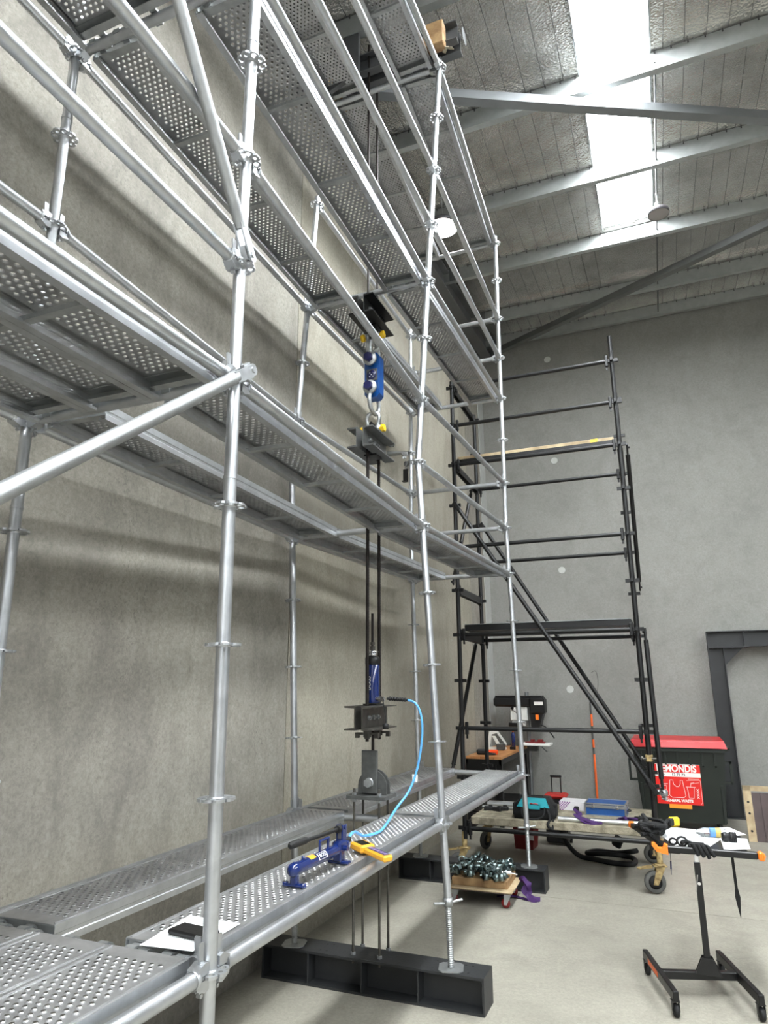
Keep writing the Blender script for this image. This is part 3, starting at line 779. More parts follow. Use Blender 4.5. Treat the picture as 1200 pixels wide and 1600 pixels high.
# hydraulic jack
t = thing('hydraulic_jack', 'dark blue hydraulic jack standing on the lower crosshead', 'jack', (X0, Y0-.01, 1.75))
q = MB(); q.lathe([(0, 0), (.049, 0), (.051, .006), (.051, .26), (.049, .262)], (0, 0, 0), 'z', 28); part('cylinder', q, 'blue_enamel', t)
q = MB(); q.lathe([(.049, .262), (.0525, .264), (.0525, .312), (.045, .318), (0, .318)], (0, 0, 0), 'z', 28); part('collar', q, 'black_plastic', t)
q = MB(); q.lathe([(0, .318), (.032, .318), (.032, .345), (.02, .35), (.045, .351), (.045, .355), (0, .355)], (0, 0, 0), 'z', 24); part('piston', q, 'chrome', t)
q = MB(); hexnut(q, (0, 0, .378), .022, .03); hexnut(q, (0, 0, .41), .018, .022); part('lock_nut', q, 'mill_steel', t)
q = MB(); q.cyl((0, 0, .35), (0, 0, .625), .0095, 10); part('centre_rod', q, 'oiled_rod', t)
d = (V((CAM_P[0], CAM_P[1], 0))-V((X0, Y0, 0))).normalized(); ang = math.atan2(d.y, d.x)-.52
text('BOSS', t, T(.0518*math.cos(ang), .0518*math.sin(ang), .135) @ RZ(ang+PI/2) @ RX(PI/2) @ RZ(PI/2), .047, 'white_plastic', 'lettering', .0006, squash=.9)
q = MB(); q.cyl((.03, -.02, .03), (.075, -.04, .03), .014, 12); hexnut(q, (.075, -.04, .03), .018, .02, 'x'); hexnut(q, (.10, -.045, .03), .016, .022, 'x'); part('fitting', q, 'chrome', t)
q = MB(); q.sweep([(.10, -.05, .02), (.115, -.05, -.05), (.12, -.05, -.13)], .004, 6); q.lathe([(0, -.17), (.02, -.168), (.02, -.135), (0, -.13)], (.12, -.05, 0), 'z', 12); part('dust_cap', q, 'black_rubber', t)
# blue hose from the jack to the hand pump
def bez(pts, n=8):
    pts = [V(p_) for p_ in pts]; out = []
    for i in range(len(pts)-1):
        p0 = pts[max(i-1, 0)]; p1 = pts[i]; p2 = pts[i+1]; p3 = pts[min(i+2, len(pts)-1)]
        for k in range(n):
            t_ = k/n; out.append(.5*((2*p1)+(-p0+p2)*t_+(2*p0-5*p1+4*p2-p3)*t_*t_+(-p0+3*p1-3*p2+p3)*t_**3))
    return out+[pts[-1]]
t = thing('hydraulic_hose', 'light blue hydraulic hose looping from the jack to the hand pump', 'hose', (0, 0, 0))
q = MB(); q.sweep(bez([(-.225, 2.46, 1.775), (-.16, 2.46, 1.755), (-.122, 2.46, 1.685), (-.112, 2.46, 1.59), (-.125, 2.46, 1.46), (-.158, 2.46, 1.32), (-.20, 2.42, 1.20), (-.235, 2.28, 1.115), (-.20, 2.02, 1.068), (-.17, 1.83, 1.066), (-.19, 1.68, 1.075), (-.175, 1.54, 1.12), (-.145, 1.42, 1.135), (-.126, 1.345, 1.129)]), .0075, 10); part('hose', q, 'blue_hose_plastic', t)
q = MB()
q.lathe([(.014, -.21), (.018, -.205), (.018, -.195)], (0, 0, 0), 'x', 4) if 0 else None
for k in range(7): q.lathe([(.009, 0), (.0145, .003), (.0145, .012), (.009, .015)], (-.355+.019*k, 2.475-.002*k, 1.782-.001*k), 'x', 12)
q.cyl((-.37, 2.475, 1.782), (-.21, 2.46, 1.773), .009, 10); part('hose_guard', q, 'black_rubber', t)
q = MB(); q.cyl((-.125, 1.345, 1.128), (-.11, 1.26, 1.126), .009, 10)
for k in range(5): q.lathe([(.009, 0), (.0135, .003), (.0135, .010), (.009, .013)], (-.122+.003*k, 1.335-.015*k, 1.128), 'y', 12)
part('hose_guard', q, 'black_rubber', t)
q = MB(); q.box((-.168, 2.46, 1.28), (.035, .012, .045)); part('tag', q, 'white_plastic', t)
# load cell with shackles
def shackle(mb, c, w_, h, r, flip=1, ax='x'):
    pts = []
    for k in range(-3, 16):
        if k < 0: p_ = (-w_/2+ -(.0), h*(-k)/3*-1+0)
    arc = [(w_*.62*math.cos(a), h*.55+w_*.62*math.sin(a)) for a in [PI*k/12 for k in range(-1, 14)]]
    pts = [(w_*.5, 0), (w_*.5, h*.25)]+arc+[(-w_*.5, h*.25), (-w_*.5, 0)]
    P3 = [(c[0]+(u if ax == 'x' else 0), c[1]+(0 if ax == 'x' else u), c[2]+flip*v_) for u, v_ in pts]
    mb.sweep(P3, r, 12)
    for s_ in (-1, 1):
        mb.lathe([(0, -r*1.1), (r*2.0, -r*1.1), (r*2.0, r*1.1), (0, r*1.1)], (c[0]+(s_*w_*.5 if ax == 'x' else 0), c[1]+(0 if ax == 'x' else s_*w_*.5), c[2]), ax, 18)
t = thing('load_cell', 'bright blue load cell block hanging between two shackles', 'load cell', (X0+.03, Y0-.05, 4.025))
q = MB(); q.prism([(-.062, .03), (-.04, 0), (.04, 0), (.062, .03), (.062, .345), (.04, .375), (-.04, .375), (-.062, .345)], lambda u, v_, w_: (u, w_, v_), -.045, .045); part('body', q, 'blue_cell', t)
q = MB(); q.rbox((0, -.047, .1875), (.09, .006, .10), .002); dp = part('display_plate', q, 'mill_plate', t)
q = MB(); q.lathe([(0, -.055), (.038, -.055), (.04, -.048)], (0, 0, .1875), 'y', 24); dl = part('display_dial', q, 'dark_blue_nut', dp)
q = MB()
for dx, dz in ((-.014, .016), (.014, .016), (-.014, -.016), (.014, -.016)): q.box((dx, -.056, .1875+dz), (.010, .001, .002)); q.box((dx, -.056, .1875+dz), (.002, .001, .010))
q.lathe([(0, -.0565), (.004, -.0565)], (0, 0, .1875), 'y', 8); part('dial_mark', q, 'white_plastic', dp)
def bow_shackle(name, label, z_pin, flip, pin_out):
    s_ = thing('bow_shackle', label, 'shackle', (X0+.03, Y0-.05, z_pin))
    q = MB(); shackle(q, (0, 0, 0), .15, .17, .017, flip, 'y'); part('bow', q, 'galvanised_dull', s_)
    q = MB(); q.lathe([(0, -.10), (.052, -.10), (.056, -.088), (.052, -.07), (0, -.07)], (0, 0, 0), 'y', 24); part('eye', q, 'galvanised_dull', s_)
    q = MB(); q.cyl((0, -.11, 0), (0, .11, 0), .016, 12); hexnut(q, (0, -.118, 0), .036, .034, 'y'); hexnut(q, (0, .10, 0), .030, .03, 'y'); part('pin', q, 'dark_blue_nut', s_, None, 'dark blue hexagonal pin head')
bow_shackle('u', 'upper bow shackle with dark blue pin on the blue load cell', 4.335, 1, True)
bow_shackle('l', 'lower bow shackle with dark blue pin on the blue load cell', 4.095, -1, True)
def end_shackle(z, flip, label):
    s_ = thing('pin_shackle', label, 'shackle', (X0, Y0, z))
    q = MB(); shackle(q, (0, 0, 0), .085, .16, .014, flip, 'x'); part('bow', q, 'galvanised_dull', s_)
    q = MB(); q.cyl((-.085, 0, 0), (.09, 0, 0), .014, 12); hexnut(q, (.085, 0, 0), .030, .026, 'x'); q.lathe([(0, -.10), (.03, -.10), (.032, -.085), (.028, -.072), (0, -.07)], (0, 0, 0), 'x', 16); part('pin', q, 'yellow_paint', s_, None, 'yellow painted pin')
end_shackle(3.80, 1, 'small shackle with yellow pin standing on the middle crosshead')
end_shackle(4.60, -1, 'small shackle with yellow pin hanging from the upper crosshead')
single('shackle_lug', MB().rbox((0, 0, .05), (.03, .11, .13), .01), 'black_steel', 'black lug block between the crosshead channels below the shackle', 'lug', (X0, Y0, 3.735))
single('shackle_lug', MB().rbox((0, 0, 0), (.03, .11, .13), .01), 'black_steel', 'black lug block hanging under the upper crosshead', 'lug', (X0, Y0, 4.62))
for dy, lab in ((-.10, 'left'), (.09, 'right')):
    q = MB(); q.cyl((0, 0, 0), (0, 0, 2.78), .0105, 8); single('hanger_rod', q, 'oiled_rod', 'thin dark hanger rod up to the top beam, the %s one' % lab, 'rod', (X0, Y0+dy, 4.66), group='hanger rods')
# top support beam with timber packers
t = thing('support_beam', 'dark grey steel support beam across the top deck carrying the rods', 'steel beam', (-1.25, 2.445, 7.13))
for dy in (0, .12):
    q = MB(); pr = [(0, 0), (.07, 0), (.07, .01), (.01, .01), (.01, .18), (.07, .18), (.07, .19), (0, .19)]
    s_ = 1 if dy == 0 else -1
    q.prism([((u if s_ < 0 else -u)+(.03 if s_ < 0 else -.03)+.06, v_) for u, v_ in pr], lambda u, v_, w_: (w_, u, v_), 0, 1.56); part('channel', q, 'structural_grey_paint', t)
q = MB(); q.bb((.66, -.02, .19), (.84, .16, .21)); q.bb((.72, .03, .21), (.78, .11, .28)); part('anchor_plate', q, 'black_steel', t)
q = MB(); q.lathe([(.0, .0), (.05, 0), (.075, .004)], (1.60, .06, .095), 'x', 6, False); part('end_cap', q, 'structural_grey_paint', t)
def log(mb, a, b, r): mb.rbox([(a[i]+b[i])/2 for i in range(3)], [abs(b[i]-a[i]) for i in range(3)], r)
q = MB(); log(q, (.04, 2.33, 7.056), (.215, 2.43, 7.29), .006); single('timber_packer', q, 'timber', 'brown timber packer block beside the support beam end', 'timber')
q = MB(); log(q, (-1.05, 2.35, 7.056), (-.82, 2.70, 7.13), .008); single('timber_packer', q, 'timber', 'brown timber packer under the support beam on the wall side', 'timber')
q = MB(); q.strip(bez([(.19, 2.44, 7.05), (.225, 2.40, 7.06), (.235, 2.38, 7.02), (.29, 2.36, 6.975)]), .03, .004); single('strap', q, 'cement_splash_timber', 'short beige strap end hanging below the timber packer', 'strap')

# ------------------------------------------------------------------ things on the bottom deck
Z0 = 1.01+DT+.004
# hand pump, built along +Y from its front foot
t = thing('hand_pump', 'blue hydraulic hand pump with black handle on the bottom deck', 'hand pump', (-.105, .735, Z0), -.02)
q = MB(); q.lathe([(0, -.004), (.018, -.002), (.027, .012), (.029, .03), (.026, .05), (.026, .40), (.022, .42), (0, .425)], (0, 0, .066), 'y', 28); part('reservoir', q, 'blue_enamel', t)
q = MB(); q.rbox((0, .030, .008), (.10, .030, .014), .004); q.rbox((0, .030, .03), (.034, .028, .05), .006)
for x in (-.043, .043): q.lathe([(0, 0), (.013, 0), (.013, .017), (0, .017)], (x, .03, 0), 'z', 12)
part('front_foot', q, 'blue_enamel', t)
q = MB(); q.rbox((0, .445, .008), (.11, .035, .014), .004); q.rbox((0, .44, .035), (.045, .045, .05), .006); part('rear_foot', q, 'blue_enamel', t)
q = MB(); q.rbox((0, .445, .075), (.048, .08, .055), .010); q.cyl((0, .48, .072), (0, .515, .072), .014, 12); q.cyl((.024, .445, .07), (.045, .445, .07), .012, 12); hexnut(q, (0, .52, .072), .016, .018, 'y'); part('pump_head', q, 'blue_enamel', t)
q = MB(); q.bb((-.018, .445, .10), (-.010, .485, .168)); q.bb((.010, .445, .10), (.018, .485, .168)); q.cyl((-.022, .47, .155), (.022, .47, .155), .009, 10); part('handle_bracket', q, 'blue_enamel', t)
q = MB()
for yy in (.25, .33): q.rbox((0, yy, .108), (.011, .013, .045), .003)
q.rbox((0, .29, .134), (.013, .093, .012), .004); part('carry_handle', q, 'blue_enamel', t)
q = MB(); q.lathe([(0, 0), (.007, 0), (.007, .014), (0, .016)], (0, .10, .088), 'z', 12); part('filler_cap', q, 'blue_enamel', t)
q = MB(); q.cyl((-.0, .44, .152), (-.008, .14, .158), .0085, 12); q.sweep([(-.008, .15, .158), (-.0085, .13, .159), (-.013, .03, .160), (-.0138, .015, .160), (-.014, .005, .160)], [.010, .0145, .0155, .0145, .008], 14); q.cyl((0, .42, .152), (0, .47, .153), .017, 14); part('pump_lever', q, 'black_rubber', t)
def wrap(mb, r, a0, a1, y0, y1, zc, n=8, dr=.0006):
    vs = []
    for k in range(n+1):
        a = a0+(a1-a0)*k/n
        for yy in (y0, y1): vs.append(((r+dr)*math.cos(a), yy, zc+(r+dr)*math.sin(a)))
    mb.add(vs, [(2*k, 2*k+1, 2*k+3, 2*k+2) for k in range(n)])
q = MB(); wrap(q, .026, .05, 1.25, .20, .28, .066); part('label_plate', q, 'sign_white', t)
q = MB(); wrap(q, .026, .12, 1.18, .206, .274, .066, dr=.0009); part('label_panel', q, 'blue_enamel', t)
text('BOSS', t, T(.0275*math.cos(.65), .24, .066+.0275*math.sin(.65)) @ RY(PI/2-.65) @ RZ(PI/2), .025, 'white_plastic', 'lettering', .0005)
q = MB(); wrap(q, .026, .7, 1.9, .135, .185, .066); part('warning_label', q, 'yellow_plastic', t)
# handheld gauge
t = thing('handheld_gauge', 'yellow handheld gauge with dark keypad leaning over the deck edge', 'gauge', (-.085, 1.425, Z0+.004)); m_ = RZ(-.55) @ RY(.06)
def G(mb, name, matn, par, M_=m_): return part(name, mb, matn, par, M_)
q = MB(); q.rbox((0, 0, .022), (.105, .088, .036), .008); q.rbox((.13, 0, .018), (.19, .056, .030), .008); G(q, 'case', 'yellow_plastic', t)
q = MB(); q.box((-.002, 0, .0406), (.075, .056, .001)); G(q, 'screen', 'screen_dark', t)
q = MB(); q.box((.135, 0, .0336), (.15, .036, .001)); G(q, 'keypad', 'dark_blue_nut', t)
for k in range(5):
    q = MB(); q.rbox((.075+.03*k, 0, .0345), (.018, .022, .002), .001); G(q, 'key', 'purple_plastic', t)
q = MB(); q.cyl((-.05, .02, .02), (-.085, .03, .02), .010, 10); G(q, 'connector', 'chrome', t)
# papers and phone case
def sheet(name, pts, z, label, matn='white_paper', th=.0012, group=None):
    q = MB(); n = len(pts); c = [sum(p_[i] for p_ in pts)/n for i in (0, 1)]
    q.prism([(p_[0]-c[0], p_[1]-c[1]) for p_ in pts], lambda u, v_, w_: (u, v_, w_), 0, th); return single(name, q, matn, label, 'paper', (c[0], c[1], z), group=group)
sh_ = sheet('paper_sheet', [(-.245, .00), (-.28, .30), (-.055, .295), (-.05, .02)], Z0+.001, 'white paper drawing lying on the bottom deck under the black case')
q = MB()
for a, b in (((-.06, -.10), (.04, -.08)), ((-.06, -.06), (.05, -.05)), ((-.07, -.02), (.01, -.01)), ((-.03, -.11), (-.04, -.0)), ((.02, -.11), (.015, -.02))):
    d = V((b[0]-a[0], b[1]-a[1], 0)); q.strip([(a[0], a[1], .0014), (b[0], b[1], .0014)], .0012, .0003)
pl = part('printed_lines', q, 'mill_plate', sh_); pl['kind'] = 'stuff'
single('phone_case', MB().rbox((0, 0, .010), (.165, .082, .018), .006), 'black_plastic', 'flat black case lying on the white paper on the deck', 'case', (-.135, .135, Z0+.003), -.12)

# ------------------------------------------------------------------ black mobile scaffold
BX0, BX1, BY0, BY1 = -.67, 1.19, 5.37, 6.50
def bz(k): return 1.42+.495*k
BP = {'FL': (BX0, BY0), 'FR': (BX1, BY0), 'BL': (-.69, BY1), 'BR': (1.16, BY1)}
BNM = {'FL': 'front left', 'FR': 'front right', 'BL': 'rear left', 'BR': 'rear right'}
lugm = MB()
for a in (0, PI/2): lugm.box((0, 0, 0), (.135, .026, .036), Matrix.Rotation(a, 3, 'Z'))
LUG = lugm.mesh('lug', 'worn_black_paint')
for k_, (x, y) in BP.items():
    t = thing('black_upright', 'worn black scaffold upright of the mobile tower, %s corner' % BNM[k_], 'scaffold upright', (x, y, .33), group='black tower uprights')
    top = {'FL': 5.46, 'FR': 5.68, 'BL': 5.46, 'BR': 5.46}[k_]
    q = MB(); q.cyl((0, 0, 0), (0, 0, top-.33), .0243, 16); part('tube', q, 'worn_black_paint', t)
    for k in range(-2, 9): put('lug', LUG, t, T(0, 0, bz(k)-.33))
def black_bar(a, b, label, flat=False, e=.035):
    M_ = frame_to(a, b); L = (V(b)-V(a)).length; t = thing('black_ledger', label, 'scaffold tube', mtx=M_)
    q = MB()
    if flat: q.bb((e, -.012, -.045), (L-e, .012, .045)); q.bb((e, -.03, -.045), (L-e, .03, -.037))
    else: q.cyl((e+.02, 0, 0), (L-e-.02, 0, 0), .0225, 14)
    part('tube', q, 'worn_black_paint', t)
    for x in (e+.02, L-e-.02):
        q = MB(); q.rbox((x, 0, 0), (.034, .044, .13), .006); q.box((x, 0, -.08), (.02, .006, .05)); part('wedge_end', q, 'worn_black_paint', t)
    return t
def zn(k): return {-2: 'below the lowest platform', 0: 'one metre up', 1: 'below the steel platform', 2: 'at the steel platform', 4: 'one metre above the steel platform', 6: 'at the timber plank', 7: 'above the timber plank', 8: 'at the very top', 3: 'just above the steel platform'}[k]
for k in (-2, 0, 2, 4, 6, 7, 8): black_bar((BX0, BY0, bz(k)), (BX1, BY0, bz(k)), 'front black ledger of the mobile tower, %s' % zn(k))
for k in (-2, 2, 4, 6): black_bar((-.69, BY1, bz(k)), (1.16, BY1, bz(k)), 'rear black ledger of the mobile tower, %s' % zn(k))
for k in (-2, 2, 3, 4, 6, 8): black_bar((BX0, BY0, bz(k)), (-.69, BY1, bz(k)), 'black side transom on the left end of the tower, %s' % zn(k), True)
for k in (-2, 2, 6): black_bar((BX1, BY0, bz(k)), (1.16, BY1, bz(k)), 'black side transom on the right end of the tower, %s' % zn(k), True)
def black_brace(a, b, label):
    M_ = frame_to(a, b); L = (V(b)-V(a)).length; t = thing('black_brace', label, 'scaffold tube', mtx=M_)
    q = MB(); q.cyl((.1, 0, 0), (L-.1, 0, 0), .0235, 14); part('tube', q, 'worn_black_paint', t)
    for x0, x1 in ((-.02, .13), (L-.13, L+.02)):
        q = MB(); q.rbox(((x0+x1)/2, 0, 0), (x1-x0, .02, .05), .005); xh = x0+.04 if x0 < 0 else x1-.04; hexnut(q, (xh, -.018, 0), .012, .016, 'y'); part('brace_end', q, 'worn_black_paint', t)
black_brace((BX0+.01, 5.31, 3.905), (1.225, 5.29, .88), 'long black diagonal brace across the front of the mobile tower')
black_brace((-.66, 6.56, 3.93), (1.12, 6.56, .95), 'long black diagonal brace across the rear of the mobile tower')
black_brace((-.745, 6.42, 2.42), (-.775, 5.30, .97), 'black end brace low on the left side of the tower')
black_brace((-.745, 6.44, 4.38), (-.735, 5.42, 3.0), 'black end brace high on the left side of the tower')
black_brace((1.265, 5.36, 4.36), (1.23, 6.42, 2.95), 'black end brace high on the right side of the tower')
black_brace((1.262, 5.40, 2.40), (1.285, 5.30, .90), 'worn grey tube standing beside the front right tower upright')
# steel platform planks
for i in range(4):
    y = BY0+.055+i*.262
    t = thing('steel_plank', 'dark steel platform plank on the black tower, %s' % ('first from the front', 'second from the front', 'third from the front', 'rearmost')[i], 'scaffold plank', (BX0+.05, y, bz(2)+.045), group='tower platform planks')
    q = MB(); q.prism([(0, -.06), (.25, -.06), (.25, -.055), (.245, -.055), (.245, 0), (.005, 0), (.005, -.055), (0, -.055)], lambda u, v_, w_: (w_, u, v_+.06), 0, 1.76)
    q.bb((0, .02, .06), (1.76, .035, .066)); q.bb((0, .12, .06), (1.76, .13, .066)); q.bb((0, .215, .06), (1.76, .23, .066)); part('deck_sheet', q, 'worn_black_paint', t)
    q = MB(); q.bb((0, 0, .066), (1.76, .02, .072)); part('edge_strip', q, 'galvanised_dull', t)
# timber plank high up
t = thing('timber_plank', 'timber scaffold plank high on the black tower with yellow tape', 'plank', (BX0+.04, BY0-.0, bz(6)+.03))
q = MB(); q.rbox((.885, .12, .045), (1.76, .24, .040), .004); part('board', q, 'pale_timber', t)
q = MB(); q.bb((0, -.004, -.03), (1.76, .004, .028)); part('steel_edge', q, 'worn_black_paint', t)
q = MB(); q.bb((1.52, -.003, .03), (1.60, .10, .067)); part('tape', q, 'yellow_paint', t)
# lowest platform: cement splashed planks
for i in range(4):
    y = BY0+.03+i*.275
    q = MB(); q.rbox((.88, .12, .03), (1.74, .255, .075), .006); single('cement_plank', q, 'cement_splash_timber', 'cement splashed plank of the low tower platform, %s' % ('front one', 'second from front', 'third from front', 'rear one')[i], 'plank', (BX0+.05, y, bz(-2)+.045), group='low platform planks')
PZ = bz(-2)+.045+.068
# castors
def castor(x, y, rot, label, pedal=True):
    t = thing('castor_wheel', label, 'castor', (x, y, 0), rot, group='tower castors')
    q = MB(); q.lathe([(.06, -.022), (.085, -.024), (.095, -.016), (.098, 0), (.095, .016), (.085, .024), (.06, .022)], (0, 0, .1), 'y', 32); part('tyre', q, 'grey_rubber', t)
    q = MB(); q.lathe([(0, -.024), (.025, -.026), (.06, -.014), (.062, 0), (.06, .014), (.025, .026), (0, .024)], (0, 0, .1), 'y', 24); part('hub', q, 'black_rubber', t)
    q = MB()
    for s_ in (-1, 1): q.prism([(-.022, .08), (.022, .08), (.10, .235), (.02, .235)], lambda u, v_, w_: (u, w_, v_), s_*.032-.003, s_*.032+.003)
    q.box((.055, 0, .238), (.12, .08, .010)); q.cyl((0, -.045, .1), (0, .045, .1), .010, 10); part('fork', q, 'old_yellow_paint', t)
    q = MB(); q.cyl((.06, 0, .24), (.06, 0, .42), .027, 14); q.lathe([(.028, .24), (.05, .242), (.05, .252), (.028, .255)], (.06, 0, 0), 'z', 18); part('stem', q, 'old_yellow_paint', t)
    if pedal: q = MB(); q.prism([(.02, -.04), (-.10, -.03), (-.115, 0), (-.10, .03), (.02, .04)], lambda u, v_, w_: (u, v_, w_+.0*u), .225, .235); part('brake_pedal', q, 'old_yellow_paint', t, RY(-.16))
castor(1.14, 5.335, .25, 'large rusty yellow castor under the front right corner of the tower')
castor(1.10, 6.49, .3, 'castor under the rear right corner of the tower')
castor(-.74, 6.48, 1.2, 'grey castor under the rear left corner of the tower', False)
castor(-.74, 5.37, .1, 'yellow castor under the front left corner behind the dolly')
# yellow coupler on the front right upright
t = thing('swivel_coupler', 'yellow passivated coupler on the front right tower upright above the bin lid', 'clamp', (1.19, 5.37, 1.18))
q = MB(); q.lathe([(.025, -.03), (.034, -.03), (.034, .03), (.025, .03)], (0, 0, 0), 'z', 14); q.rbox((0, -.045, 0), (.05, .03, .06), .006); part('body', q, 'old_yellow_paint', t)
q = MB(); q.cyl((-.07, -.04, -.005), (.08, -.04, .0), .008, 8); hexnut(q, (.08, -.04, 0), .018, .018, 'x'); hexnut(q, (-.06, -.04, 0), .02, .014, 'x'); part('bolt', q, 'mill_steel', t)
coupler(T(1.25, 5.34, .88) @ RZ(2.2), 'dark coupler low on the front right tower upright, over the red sign', None)

# ------------------------------------------------------------------ things on and under the low tower platform
t = thing('tool_bag', 'black and teal tool bag on the low tower platform', 'bag', (.03, 5.57, PZ))
bag = [(-.20, .0), (.20, 0), (.21, .06), (.20, .12), (.15, .205), (-.13, .205), (-.18, .13), (-.21, .06)]
q = MB()
rings = []
for y_, sc in ((-.12, .93), (-.105, 1), (.105, 1), (.12, .93)):
    rings.append([(u*sc, y_*(1-.35*max(0, v_-.1)/.1), .002+v_*(sc if v_ > .1 else 1)) for u, v_ in bag])
vs = [p_ for r_ in rings for p_ in r_]; n = len(bag); fs = [tuple(range(n)), tuple(range(3*n, 4*n))[::-1]]
for i in range(3):
    for k in range(n): fs.append((i*n+k, i*n+(k+1) % n, (i+1)*n+(k+1) % n, (i+1)*n+k))
q.add(vs, fs, True); part('bag_body', q, 'black_fabric', t)
q = MB(); q.prism([(-.165, .115), (.165, .115), (.125, .200), (-.11, .200)], lambda u, v_, w_: (u, w_+(v_-.115)*.42, v_), -.130, -.118); part('teal_panel', q, 'teal_fabric', t)
q = MB(); q.prism([(-.04, .10), (.07, .10), (.07, .15), (-.04, .15)], lambda u, v_, w_: (u, w_, v_), -.138, -.130); part('label_patch', q, 'teal_fabric', t)
text('Makita', t, T(.015, -.137, .148) @ RX(PI/2), .032, 'sign_red', 'lettering', .001, .0008)
q = MB(); q.sweep(bez([(-.12, -.13, .11), (-.10, -.16, .03), (0, -.165, .01), (.10, -.16, .04), (.12, -.13, .12)]), .009, 8); q.sweep(bez([(.14, -.12, .10), (.17, -.15, .02), (.15, -.19, -.03), (.19, -.18, -.07), (.20, -.15, .02)]), .014, 8); part('strap', q, 'black_fabric', t)
q = MB(); q.box((-.03, .0, .208), (.24, .03, .012)); part('zip_flap', q, 'black_fabric', t)
for x in (-.205, .205): q = MB(); q.rbox((x, 0, .08), (.03, .14, .13), .012); part('end_pocket', q, 'black_fabric', t)
# white and purple carton
t = thing('carton', 'flat white carton with purple check pattern on the low platform', 'box', (.37, 6.22, PZ), -.03)
q = MB(); q.rbox((0, 0, .045), (.34, .26, .088), .002); part('box', q, 'carton_white', t)
q = MB()
for i in range(13):
    for k in range(7):
        if (i+k) % 2 == 0 and i+ (6-k)*.9 < 9.5-(6-k)*.2 and i*1.0 < 12-(6-k)*1.3: q.box((-.16+.013*i, -.1305, .008+.0125*k), (.012, .001, .0115))
pk = part('check_pattern', q, 'carton_purple', t); pk['kind'] = 'stuff'
text('C', t, T(.13, -.131, .035) @ RX(PI/2), .045, 'carton_purple', 'emblem', .0005)
text('EUROPE', t, T(.09, -.131, .075) @ RX(PI/2), .014, 'carton_purple', 'lettering', .0005) if 0 else None
# blue aluminium case
t = thing('flight_case', 'blue case with aluminium edges on the low tower platform', 'case', (.70, 6.02, PZ), -.03)
cw, cdp, chh = .40, .30, .125
q = MB(); q.bb((-cw/2+.004, -cdp/2+.004, .004), (cw/2-.004, cdp/2-.004, chh-.004)); part('panels', q, 'blue_case', t)
q = MB()
for z in (.006, .086, .100, chh-.006):
    for y_ in (-cdp/2, cdp/2): q.box((0, y_, z), (cw, .012, .012))
    for x in (-cw/2, cw/2): q.box((x, 0, z), (.012, cdp, .012))
for x in (-cw/2, cw/2):
    for y_ in (-cdp/2, cdp/2): q.box((x, y_, chh/2), (.016, .016, chh))
part('aluminium_edging', q, 'aluminium', t)
for x, y_, r_ in ((cw/2+.008, -.08, 0), (cw/2+.008, .08, 0), (-.12, -cdp/2-.008, 1), (.12, -cdp/2-.008, 1)):
    q = MB(); q.rbox((x, y_, .094), (.012, .03, .04) if not r_ else (.03, .012, .04), .003); part('latch', q, 'chrome', t)
q = MB(); q.sweep(bez([(cw/2+.006, -.045, .055), (cw/2+.035, -.04, .05), (cw/2+.035, .04, .05), (cw/2+.006, .045, .055)]), .007, 8); part('handle', q, 'black_plastic', t)
# tubes lying on the planks
q = MB(); q.sweep([(0, 0, 0), (.95, 0, 0)], .024, 20, False); q.sweep([(0, 0, 0), (.95, 0, 0)], .021, 20, False); q.fix = False
single('aluminium_tube', q, 'aluminium', 'bright aluminium tube lying in front of the blue case', 'tube', (.275, 5.46, PZ+.022), .02)
for i, (x0, y0, L, r) in enumerate(((-.60, 6.16, .48, .024), (-.60, 6.08, .48, .024), (-.62, 5.92, .50, .016))):
    q = MB(); q.cyl((0, 0, 0), (L, 0, 0), r, 14); single('short_tube', q, 'galvanised_steel', 'short galvanised tube left of the tool bag, %s' % ('rearmost', 'middle', 'thin front')[i], 'tube', (x0, y0, PZ+r-.002), -.02)
for i, (x, y, a) in enumerate(((-.52, 5.80, .2), (-.42, 5.78, -.3), (-.36, 5.84, .6), (-.20, 5.74, 1.4))):
    q = MB(); q.rbox((0, 0, .022), (.10, .05, .04), .008); q.rbox((.02, .01, .045), (.04, .04, .018), .005)
    single('foam_clip', q, 'black_rubber', 'small black clip block on the platform, %s' % ('leftmost', 'second from left', 'third from left', 'nearest the tool bag')[i], 'clip', (x, y, PZ-.002), a, 'black clips on the platform')
# purple lifting slings
def sling(pts, wd, label, matn='purple_fabric'):
    q = MB(); q.strip(bez(pts), wd, .006); single('lifting_sling', q, matn, label, 'sling')
t = thing('lifting_sling', 'purple lifting sling draped over the aluminium tube', 'sling', (.44, 5.47, PZ))
q = MB(); q.strip(bez([(-.02, .16, .10), (.02, .08, .06), (.0, .02, .065), (.04, -.03, .045), (.10, -.05, .010), (.18, -.06, .006), (.26, -.04, .012)]), .034, .006, (0, -.4, 1)); part('webbing', q, 'purple_fabric', t)
q = MB(); q.strip(bez([(-.02, .12, .10), (.01, .09, .08), (.05, .06, .065), (.03, .0, .055), (.12, -.04, .03), (.22, -.05, .012)]), .03, .006, (0, -.8, .6)); part('webbing', q, 'purple_fabric', t)
q = MB(); q.rbox((0, .14, .10), (.05, .03, .05), .01); part('sewn_eye', q, 'black_fabric', t)
t = thing('lifting_sling', 'purple sling bunch right of the blue case behind the work stand', 'sling', (.98, 5.60, PZ))
for k in range(5):
    q = MB(); q.strip(bez([(-.17+.02*k, .05-.03*k, .012+.012*k), (-.08, .02*k-.03, .04), (.02, -.03*k+.03, .02+.01*k), (.10, .02, .012+.004*k)]), .03, .005, (0, -.5, 1)); part('webbing', q, 'purple_fabric', t)
q = MB(); q.sweep(bez([(0, -.05, .02), (.08, -.08, .03), (.15, -.02, .02), (.10, .06, .03), (.02, .02, .05), (.08, -.03, .06)]), .012, 8); part('buckle_strap', q, 'black_rubber', t)
